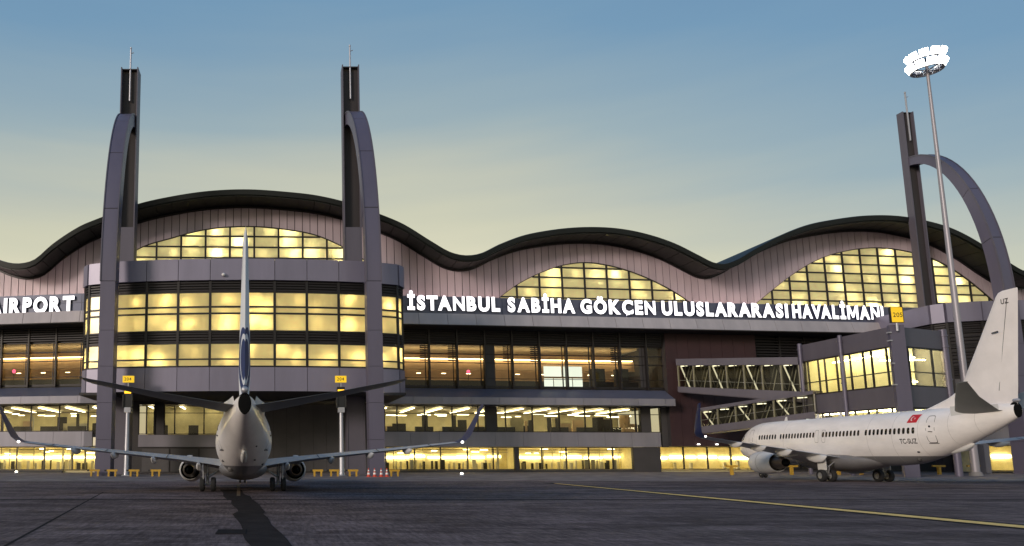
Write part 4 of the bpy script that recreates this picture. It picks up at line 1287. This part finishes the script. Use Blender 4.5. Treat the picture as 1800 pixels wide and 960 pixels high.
def airliner(name, label, nose, heading, Lk, Sk, Hk, tail, tz=0.0, tc=1.0, reg=False, swirl=False, wl='navy'):
    S0 = 19.6
    d = Vector((math.sin(heading), math.cos(heading), 0))
    root = empty(name, Vector((nose[0], nose[1], 0)) - d * (S0 * Lk), -heading)
    tag(root, label, "airliner", "parked twin-jet airliners")
    OFF[root] = Vector((0, 0, 0))

    def V(s, y, z): return Vector((-y * Sk, -(s - S0) * Lk, z * Hk))
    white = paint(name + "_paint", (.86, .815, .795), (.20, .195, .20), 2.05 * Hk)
    U = (Sk + Hk) / 2

    # fuselage (smooth curve through the stations)
    n = 36
    ss = np.concatenate([np.linspace(0, .3, 4), np.linspace(.5, 6.5, 14), np.linspace(8, 24, 9), np.linspace(25, 38, 27)])
    def spl(i):
        x_, y_ = FUS[:, 0], FUS[:, i]; t_ = np.gradient(y_, x_); t_[9:13] = 0
        def f(s):
            k = int(np.clip(np.searchsorted(x_, s) - 1, 0, len(x_) - 2)); h = x_[k + 1] - x_[k]; t = (s - x_[k]) / h
            return float((2 * t**3 - 3 * t**2 + 1) * y_[k] + (t**3 - 2 * t**2 + t) * h * t_[k] + (-2 * t**3 + 3 * t**2) * y_[k + 1] + (t**3 - t**2) * h * t_[k + 1])
        return f
    fz, fy, fh = spl(1), spl(2), spl(3)
    mb = MB()
    mb.loft([[V(s, fy(s) * math.cos(a), fz(s) + fh(s) * math.sin(a)) for a in np.linspace(0, 2 * math.pi, n, endpoint=False)] for s in ss])
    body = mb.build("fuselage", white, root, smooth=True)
    OFF[body] = Vector((0, 0, 0))

    def side(s, z, e=.006, sg=1):
        zc, ry, rz = fz(s), fy(s), fh(s)
        k = max(0.0, 1 - ((z - zc) / rz) ** 2)
        return V(s, sg * (ry * math.sqrt(k) + e / Sk), z)

    for s_ in (3.6, 6.3, 11.4, 24.3, 27.4, 30.2, 33.0, 35.2):
        mb = MB(); mb.loft([[V(s_ + ds, (fy(s_) + .004) * math.cos(a), fz(s_) + (fh(s_) + .004) * math.sin(a)) for a in np.linspace(0, 2 * math.pi, n, endpoint=False)] for ds in (-.012, .012)], caps=False)
        mb.build("panel_seam", M['softseam'], body, smooth=True)
    # tail cone exhaust and rear light
    mb = MB(); mb.loft([[V(s, fy(37.95) * k * .84 * math.cos(a), fz(37.95) + .02 + fh(37.95) * k2 * math.sin(a)) for a in np.linspace(0, 2 * math.pi, 20, endpoint=False)] for s, k, k2 in ((37.72, 1.16, 1.16), (38.04, 1.0, 1.02), (38.05, .86, .9), (38.045, .05, .05))])
    mb.build("exhaust_outlet", M['black'], body, smooth=True)
    mb = MB(); mb.lathe([(-.25, .02), (-.2, .13), (.1, .15), (.2, .10), (.24, .01)], V(38.0, 0, 5.5), (0, -1, 0), 10, caps=True); mb.build("tail_light", M['galv'], body, smooth=True)
    # belly fairing
    mb = MB()
    fa = [(11.2, .3, .2), (12.2, 1.2, .5), (13.5, 1.75, .75), (15.5, 1.98, .9), (18.5, 2.02, .95), (21.0, 1.9, .85), (23.0, 1.45, .6), (24.6, .8, .3), (25.2, .2, .1)]
    mb.loft([[V(s, ry * math.cos(a), 1.75 + (rz if math.sin(a) < 0 else rz * .75) * math.sin(a)) for a in np.linspace(0, 2 * math.pi, 28, endpoint=False)] for s, ry, rz in fa])
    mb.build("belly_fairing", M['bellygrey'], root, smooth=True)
    # tail skid and small fairings on the rear belly
    mb = MB(); zb_ = fz(32.6) - fh(32.6)
    mb.loft([[V(s, .16 * k * math.cos(a), zb_ + dz + .16 * k * math.sin(a)) for a in np.linspace(0, 2 * math.pi, 12, endpoint=False)] for s, k, dz in ((31.2, .4, -.30), (31.8, 1.1, -.20), (32.8, 1.2, -.02), (33.6, .8, .20), (33.8, .2, .26))])
    mb.build("tail_skid", M['nac'], body, smooth=True)
    for (s, ang, w_) in ((29.2, -2.3, .14), (29.6, -.75, .13), (31.5, -2.0, .10), (29.0, -1.1, .3), (33.6, -2.15, .08)):
        c = V(s, fy(s) * math.cos(ang), fz(s) + fh(s) * math.sin(ang))
        mb = MB(); mb.lathe([(-.1, .02), (-.08, w_ * .6), (.05, w_ * .6), (.12, .02)], c, (0, -1, 0), 8, caps=True); mb.build("drain_vent", M['seam'], body)
    # antennas
    for s, zz in ((9.0, 1), (14.5, 1), (18.0, 1)):
        mb = MB(); mb.loft([[V(s + a, .03, 5.33), V(s + b, .03, 5.33), V(s + b, -.03, 5.33), V(s + a, -.03, 5.33)] if h == 0 else [V(s + a + .3, .012, 5.72), V(s + b, .012, 5.72), V(s + b, -.012, 5.72), V(s + a + .3, -.012, 5.72)] for a, b, h in ((0, .55, 0), (0, .55, 1))])
        mb.build("blade_antenna", M['nac'], body)

    # airfoils
    def foil(sle, ch, y, z, t, cant=0.0, sg=1, npt=11):
        xs_ = [(1 - math.cos(math.pi * i / (npt - 1))) / 2 for i in range(npt)]
        def th(x_): return 5 * t * (.2969 * math.sqrt(x_) - .126 * x_ - .3516 * x_ ** 2 + .2843 * x_ ** 3 - .1036 * x_ ** 4) * ch
        up = [(x_, th(x_)) for x_ in xs_]; lo = [(x_, -th(x_) * .8) for x_ in reversed(xs_[1:-1])]
        return [V(sle + x_ * ch, sg * (y - h * math.sin(cant)), z + h * math.cos(cant)) for x_, h in up + lo]
    for sg in (1, -1):
        mb = MB()
        sec = [(12.9, 7.6, 1.4, 1.85, .13), (13.6, 6.7, 2.6, 2.05, .125), (15.1, 4.9, 5.3, 2.42, .115), (17.1, 3.75, 9.0, 2.80, .11), (19.4, 2.6, 13.2, 3.22, .105), (21.2, 1.75, 16.5, 3.58, .10)]
        mb.loft([foil(*s_, 0, sg) for s_ in sec])
        wing = mb.build("wing", M['wing'], root, smooth=True, sharp=50); OFF[wing] = Vector((0, 0, 0))
        mb = MB()
        wsec = [(21.22, 1.70, 16.52, 3.585, .098, .05), (21.5, 1.62, 16.95, 3.68, .095, .35), (21.85, 1.48, 17.27, 3.95, .09, .9), (22.3, 1.28, 17.45, 4.4, .085, 1.3), (23.2, .85, 17.68, 5.3, .08, 1.36), (24.0, .55, 17.85, 6.1, .08, 1.38), (24.3, .30, 17.87, 6.2, .08, 1.38)]
        mb.loft([foil(a, b, c, d_, e, f, sg) for a, b, c, d_, e, f in wsec])
        mb.build("winglet", M[wl], root, smooth=True, sharp=50)
        # aileron / flap seams seen as raised lines
        for yy, c0 in ((6.2, .72), (10.8, .72), (14.6, .74)):
            s_le = float(np.interp(yy, [q[2] for q in sec], [q[0] for q in sec])); ch = float(np.interp(yy, [q[2] for q in sec], [q[1] for q in sec])); zz = float(np.interp(yy, [q[2] for q in sec], [q[3] for q in sec]))
            mb = MB(); mb.beam(V(s_le + ch * .70, sg * yy, zz + .065 * ch * .8), V(s_le + ch * .99, sg * yy, zz + .02), .04, .03); mb.build("flap_seam", M['seam'], wing)
        for yy in (3.6, 7.2, 10.2, 13.0):
            s_le = float(np.interp(yy, [q[2] for q in sec], [q[0] for q in sec])); ch = float(np.interp(yy, [q[2] for q in sec], [q[1] for q in sec])); zz = float(np.interp(yy, [q[2] for q in sec], [q[3] for q in sec]))
            te = s_le + ch; k = .5 + .5 * ch / 5
            mb = MB()
            mb.loft([[V(te + ds, sg * (yy + .20 * r_ * k * math.cos(a)), zz - .17 * k + dz * k + .30 * r_ * k * math.sin(a)) for a in np.linspace(0, 2 * math.pi, 12, endpoint=False)]
                     for ds, r_, dz in ((-2.2 * k, .12, -.02), (-1.7 * k, .7, -.08), (-.9 * k, 1.0, -.12), (0.0, .9, -.10), (.5, .5, -.02), (.75, .12, .05))])
            mb.build("flap_fairing", M['nac'], wing, smooth=True)
        mb = MB(); mb.lathe([(-.12, .01), (-.08, .07), (.06, .08), (.12, .01)], V(23.05, sg * 16.8, 3.62), (0, -1, 0), 8, caps=True); mb.build("nav_light", M['beacon'], wing)
        # stabiliser
        mb = MB()
        tsec = [(33.0, 4.3, .35, 4.88, .10), (33.3, 4.05, .9, 4.94, .10), (35.0, 2.95 * (1 + tc) / 2, .9 + 3.1 * tail, 5.42 + tz / 2, .09), (36.75, 1.9 * tc, .9 + 6.0 * tail, 5.92 + tz, .09), (37.05, 1.6 * tc, .9 + 6.22 * tail, 5.96 + tz, .07)]
        mb.loft([foil(*s_, 0, sg) for s_ in tsec])
        mb.build("stabiliser", M['stab'], root, smooth=True, sharp=50)
        mb = MB(); mb.loft([[V(s, sg * (fy(s) * .80 + .1 * k), 4.92 + dz + (.34 * k) * q) for q, k in ((1, 1), (-1, 1), (-1, .2), (1, .2))] for s, dz in ((33.2, .12), (35.6, .05), (37.0, .08))])
        mb.build("stabiliser_root_seal", M['nac'], root)
        # engine
        ec = V(13.0, sg * 4.83, 1.52); ax = (0, -1, 0); e = U
        o = ec + Vector((0, 1.8 * Lk, 0))
        mb = MB()
        mb.lathe([(.35, .78 * e), (.05, .84 * e), (0, .92 * e), (.12, 1.01 * e), (.6, 1.09 * e), (1.4, 1.12 * e), (2.3, 1.06 * e), (3.1, .93 * e), (3.35, .87 * e), (3.34, .83 * e), (2.6, .86 * e)], o, ax, 30)
        nac = mb.build("nacelle", M['nac'], root, smooth=True); OFF[nac] = Vector((0, 0, 0))
        mb = MB(); mb.lathe([(.36, .79 * e), (.36, .3 * e), (.1, .05 * e)], o, ax, 24); mb.lathe([(2.5, .88 * e), (2.5, .3 * e)], o, ax, 24); mb.build("fan", M['black'], nac)
        mb = MB(); mb.lathe([(2.4, .72 * e), (3.3, .66 * e), (4.1, .50 * e), (4.55, .43 * e), (4.55, .39 * e), (4.0, .40 * e)], o, ax, 26); mb.build("core_cowl", M['hot'], nac, smooth=True)
        mb = MB(); mb.lathe([(4.0, .40 * e), (4.0, .28 * e), (4.6, .24 * e), (5.2, .04 * e), (5.22, .005)], o, ax, 18); mb.build("exhaust_plug", M['black'], nac, smooth=True)
        mb = MB(); mb.lathe([(1.52, 1.122 * e), (1.56, 1.122 * e)], o, ax, 30); mb.build("cowl_seam", M['seam'], nac)
        mb = MB()
        mb.loft([[V(s, sg * (4.83 + w_), zl), V(s, sg * (4.83 - w_), zl), V(s, sg * (4.83 - w_ * .8), zt), V(s, sg * (4.83 + w_ * .8), zt)] for s, w_, zl, zt in ((12.4, .06, 2.40, 2.52), (13.6, .18, 2.2, 2.75), (15.2, .22, 2.0, 2.72), (17.0, .18, 2.0, 2.45), (18.4, .04, 2.15, 2.3))])
        mb.build("engine_pylon", M['nac'], nac, smooth=True)
        # main gear
        gx = V(19.6, sg * 2.86, 0)
        rw = .56 * U
        mb = MB(); mb.tube([V(19.6, sg * 2.86, .55), V(19.5, sg * 2.92, 2.1)], .13 * U, 10); mb.tube([V(19.6, sg * 2.8, 1.1), V(19.5, sg * 1.6, 1.8)], .07, 8); mb.tube([V(19.9, sg * 2.86, .7), V(20.1, sg * 2.86, 1.15), V(19.65, sg * 2.86, 1.4)], .05, 6)
        mb.tube([gx + Vector((-.62 * U, 0, rw)), gx + Vector((.62 * U, 0, rw))], .09 * U, 8)
        g = mb.build("main_gear_strut", M['strut'], root, smooth=True); OFF[g] = Vector((0, 0, 0))
        for k in (-1, 1):
            c = gx + Vector((k * .43 * U, 0, rw))
            mb = MB(); hw_ = .19 * U
            mb.lathe([(-hw_, .30 * U), (-hw_, rw * .84), (-hw_ * .7, rw * .97), (0, rw), (hw_ * .7, rw * .97), (hw_, rw * .84), (hw_, .30 * U)], c, (1, 0, 0), 26)
            mb.build("tyre", M['rubber'], g, smooth=True)
            mb = MB(); mb.lathe([(-hw_ * .8, .02), (-hw_ * .75, .14 * U), (-hw_ * .9, .30 * U), (hw_ * .9, .30 * U), (hw_ * .75, .14 * U), (hw_ * .8, .02)], c, (1, 0, 0), 20); mb.build("hub", M['hub'], g, smooth=True)
        mb = MB(); mb.hexa([V(18.9, sg * 3.18, .95), V(20.2, sg * 3.18, .95), V(20.2, sg * 3.22, 2.1), V(18.9, sg * 3.22, 2.1)], [V(18.9, sg * 3.22, .95), V(20.2, sg * 3.22, .95), V(20.2, sg * 3.26, 2.1), V(18.9, sg * 3.26, 2.1)]); mb.build("gear_door", M['nac'], root)
        # cabin windows, doors
        for k in range(46):
            s = 6.9 + k * .508
            if k in (7, 20, 21, 33): continue
            z = 3.86
            mb = MB(); pts = []
            for a in np.linspace(0, 2 * math.pi, 12, endpoint=False):
                ca, sa = math.cos(a), math.sin(a)
                pts.append(side(s + .15 * math.copysign(abs(ca) ** .6, ca), z + .225 * math.copysign(abs(sa) ** .6, sa), .008, sg))
            mb.poly(pts if sg > 0 else pts[::-1])
            mb.build("window", M['cabinglass'], body, recalc=False)
        def door(s0, s1, z0, z1, nm, th=.036):
            outer, inner = [], []
            for k in range(28):
                a = 2 * math.pi * k / 28; ca, sa = math.cos(a), math.sin(a)
                ex, ez = math.copysign(abs(ca) ** .35, ca), math.copysign(abs(sa) ** .35, sa)
                sm, sw, zm, zh = (s0 + s1) / 2, (s1 - s0) / 2, (z0 + z1) / 2, (z1 - z0) / 2
                outer.append(side(sm + sw * ex, zm + zh * ez, .010, sg)); inner.append(side(sm + (sw - th) * ex, zm + (zh - th) * ez, .010, sg))
            mb = MB(); n0 = mb.add(outer); n1 = mb.add(inner)
            for k in range(28):
                j = (k + 1) % 28; mb.face(n0 + k, n0 + j, n1 + j, n1 + k)
            return mb.build(nm, M['seam'], body, recalc=False)
        dr = door(31.0, 31.82, 2.95, 4.85, "door")
        mb = MB(); mb.beam(side(31.25, 3.75, .02, sg), side(31.6, 3.72, .02, sg), .05, .06); mb.build("door_handle", M['seam'], dr)
        mb = MB(); mb.lathe([(0, .09), (.02, .08)], side(31.35, 4.1, .006, sg), (-sg, 0, 0), 12, caps=True); mb.build("door_window", M['cabinglass'], dr)
        mb = MB(); mb.beam(side(31.02, 2.93, .02, sg), side(31.8, 2.93, .02, sg), .05, .05); mb.build("door_sill", M['seam'], dr)
        door(16.8, 17.35, 3.2, 4.25, "overwing_exit", .022); door(17.85, 18.4, 3.2, 4.25, "overwing_exit", .022); door(4.6, 5.45, 2.75, 4.65, "front_door")
        # cockpit side windows
        for (a, b, z0, z1) in ((1.55, 2.05, 3.55, 3.95), (2.1, 2.6, 3.62, 4.10), (2.65, 3.1, 3.7, 4.12)):
            mb = MB(); mb.poly([side(a, z0, .01, sg), side(b, z0, .01, sg), side(b, z1, .01, sg), side(a + .2, z1, .01, sg)]); mb.build("cockpit_window", M['cabinglass'], body, recalc=False)
    mb = MB(); mb.poly([side(1.5, 3.5, .01, 1), side(1.75, 3.9, .01, 1), side(1.75, 3.9, .01, -1), side(1.5, 3.5, .01, -1)]); mb.build("windscreen", M['cabinglass'], body, recalc=False)

    # fin with dorsal fillet
    fm = swirl_paint(name + "_fin", Hk) if swirl else M['finwhite']
    fs = [(5.0, 28.6, 38.0, .03), (5.35, 29.2, 38.08, .035), (5.65, 30.4, 38.15, .045), (6.0, 31.7, 38.2, .06), (6.4, 32.7, 38.28, .075), (6.9, 33.35, 38.36, .085), (9.5, 35.35, 38.8, .09), (12.2, 37.35, 39.25, .09), (12.42, 37.6, 39.28, .07), (12.5, 37.95, 39.25, .05)]
    mb = MB()
    rings = []
    fs = [(z, a, b, t * (1.5 if swirl else 1.0)) for z, a, b, t in fs]
    for z, a, b, t in fs:
        ch = b - a; xs_ = [(1 - math.cos(math.pi * i / 12)) / 2 for i in range(13)]
        def th(x_): return 5 * t * (.2969 * math.sqrt(x_) - .126 * x_ - .3516 * x_ ** 2 + .2843 * x_ ** 3 - .1036 * x_ ** 4) * ch
        rings.append([V(a + x_ * ch, th(x_), z) for x_ in xs_] + [V(a + x_ * ch, -th(x_), z) for x_ in reversed(xs_[1:-1])])
    mb.loft(rings)
    fin = mb.build("fin", fm, root, smooth=True, sharp=50); OFF[fin] = Vector((0, 0, 0))
    def finp(s, z, e=.012, sg=1):
        a = float(np.interp(z, [q[0] for q in fs], [q[1] for q in fs])); b = float(np.interp(z, [q[0] for q in fs], [q[2] for q in fs])); t = float(np.interp(z, [q[0] for q in fs], [q[3] for q in fs]))
        x_ = min(max((s - a) / (b - a), .001), .999)
        h = 5 * t * (.2969 * math.sqrt(x_) - .126 * x_ - .3516 * x_ ** 2 + .2843 * x_ ** 3 - .1036 * x_ ** 4) * (b - a)
        return V(s, sg * (h + e), z)
    for sg in (1, -1):
        mb = MB(); mb.beam(finp(36.75, 6.2, .01, sg), finp(38.35, 11.9, .01, sg), .035, .012, (1, 0, 0)); mb.build("rudder_seam", M['seam'], fin)
    if reg:
        mb = MB(); mb.tube([V(36.9, .25, 9.9), V(37.5, .32, 9.95)], .05, 6); mb.build("rudder_actuator", M['seam'], fin)

    # nose gear
    g0 = V(4.0, 0, 0); rn = .35 * U
    mb = MB(); mb.tube([V(4.0, 0, .3), V(3.9, 0, 1.75)], .09, 10); mb.tube([g0 + Vector((-.3, 0, rn)), g0 + Vector((.3, 0, rn))], .06, 8)
    g = mb.build("nose_gear_strut", M['strut'], root, smooth=True); OFF[g] = Vector((0, 0, 0))
    for k in (-1, 1):
        mb = MB(); mb.lathe([(-.1, .12), (-.1, rn * .85), (-.06, rn), (.06, rn), (.1, rn * .85), (.1, .12), (-.1, .12)], g0 + Vector((k * .22, 0, rn)), (1, 0, 0), 20); mb.build("tyre", M['rubber'], g, smooth=True)

    if reg:
        def wrap(word, s0, z0, h, m, nm, fn, gap=.05, slant=0.0, bold=.018):
            mb = MB(); cur = 0; k = h / (CAP - BASE)
            for ch in word:
                vs, fcs, ns = G(ch, 0.0, bold)
                mn, mx = min(v[0] for v in vs), max(v[0] for v in vs)
                n0 = mb.add([fn(s0 + (v[0] - mn + cur) * k, z0 + (v[1] - BASE) * k) for v in vs])
                for f in fcs: mb.face(*[n0 + i for i in f])
                cur += mx - mn + gap
            return mb.build(nm, m, body if nm != "tail_code" else fin, recalc=False)
        wrap("TC-SUZ", 28.25, 2.92, .39, M['ink'], "registration", lambda s, z: side(s, z, .012, 1))
        wrap("UZ", 37.85, 11.62, .36, M['ink'], "tail_code", lambda s, z: finp(s, z, .02, 1))
        mb = MB(); nn = 6
        gr = [[mb.add([side(28.95 + 1.05 * i / nn + .18 * j / 4, 4.42 + .58 * j / 4, .012, 1)]) for i in range(nn + 1)] for j in range(5)]
        for j in range(4):
            for i in range(nn): mb.face(gr[j][i], gr[j][i + 1], gr[j + 1][i + 1], gr[j + 1][i])
        fl = mb.build("flag", M['flagred'], body, recalc=False)
        mb = MB()
        c0, c1, r0, r1 = 29.43, 29.49, .16, .13
        o_ = [side(c0 + r0 * math.cos(a), 4.71 + r0 * math.sin(a), .02, 1) for a in np.linspace(.55, 2 * math.pi - .55, 20)]
        i_ = [side(c1 + r1 * math.cos(a), 4.71 + r1 * math.sin(a), .02, 1) for a in np.linspace(.70, 2 * math.pi - .70, 20)]
        a0, b0 = mb.add(o_), mb.add(i_)
        for k in range(19): mb.face(a0 + k, a0 + k + 1, b0 + k + 1, b0 + k)
        st = []
        for k in range(10):
            r_ = .085 if k % 2 == 0 else .034; a = math.pi + k * math.pi / 5
            st.append(side(29.70 + r_ * math.cos(a), 4.71 + r_ * math.sin(a), .02, 1))
        ce = mb.add([side(29.70, 4.71, .02, 1)]); q0 = mb.add(st)
        for k in range(10): mb.face(ce, q0 + k, q0 + (k + 1) % 10)
        mb.build("crescent_and_star", M['white'], fl, recalc=False)
    return root


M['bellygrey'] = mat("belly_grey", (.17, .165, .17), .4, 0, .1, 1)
airliner("airliner", "white airliner seen tail-on with blue swirl on its fin, parked before the glazed bay", (-2.77, 70.86), -.041, 1.12, .839, .909, 1.096, swirl=True)
airliner("airliner", "white airliner with red flag and plain fin, parked on the right before the bridge tower", (57.45, 86.3), .062, .90, .91, 1.185, .42, .75, .55, reg=True)
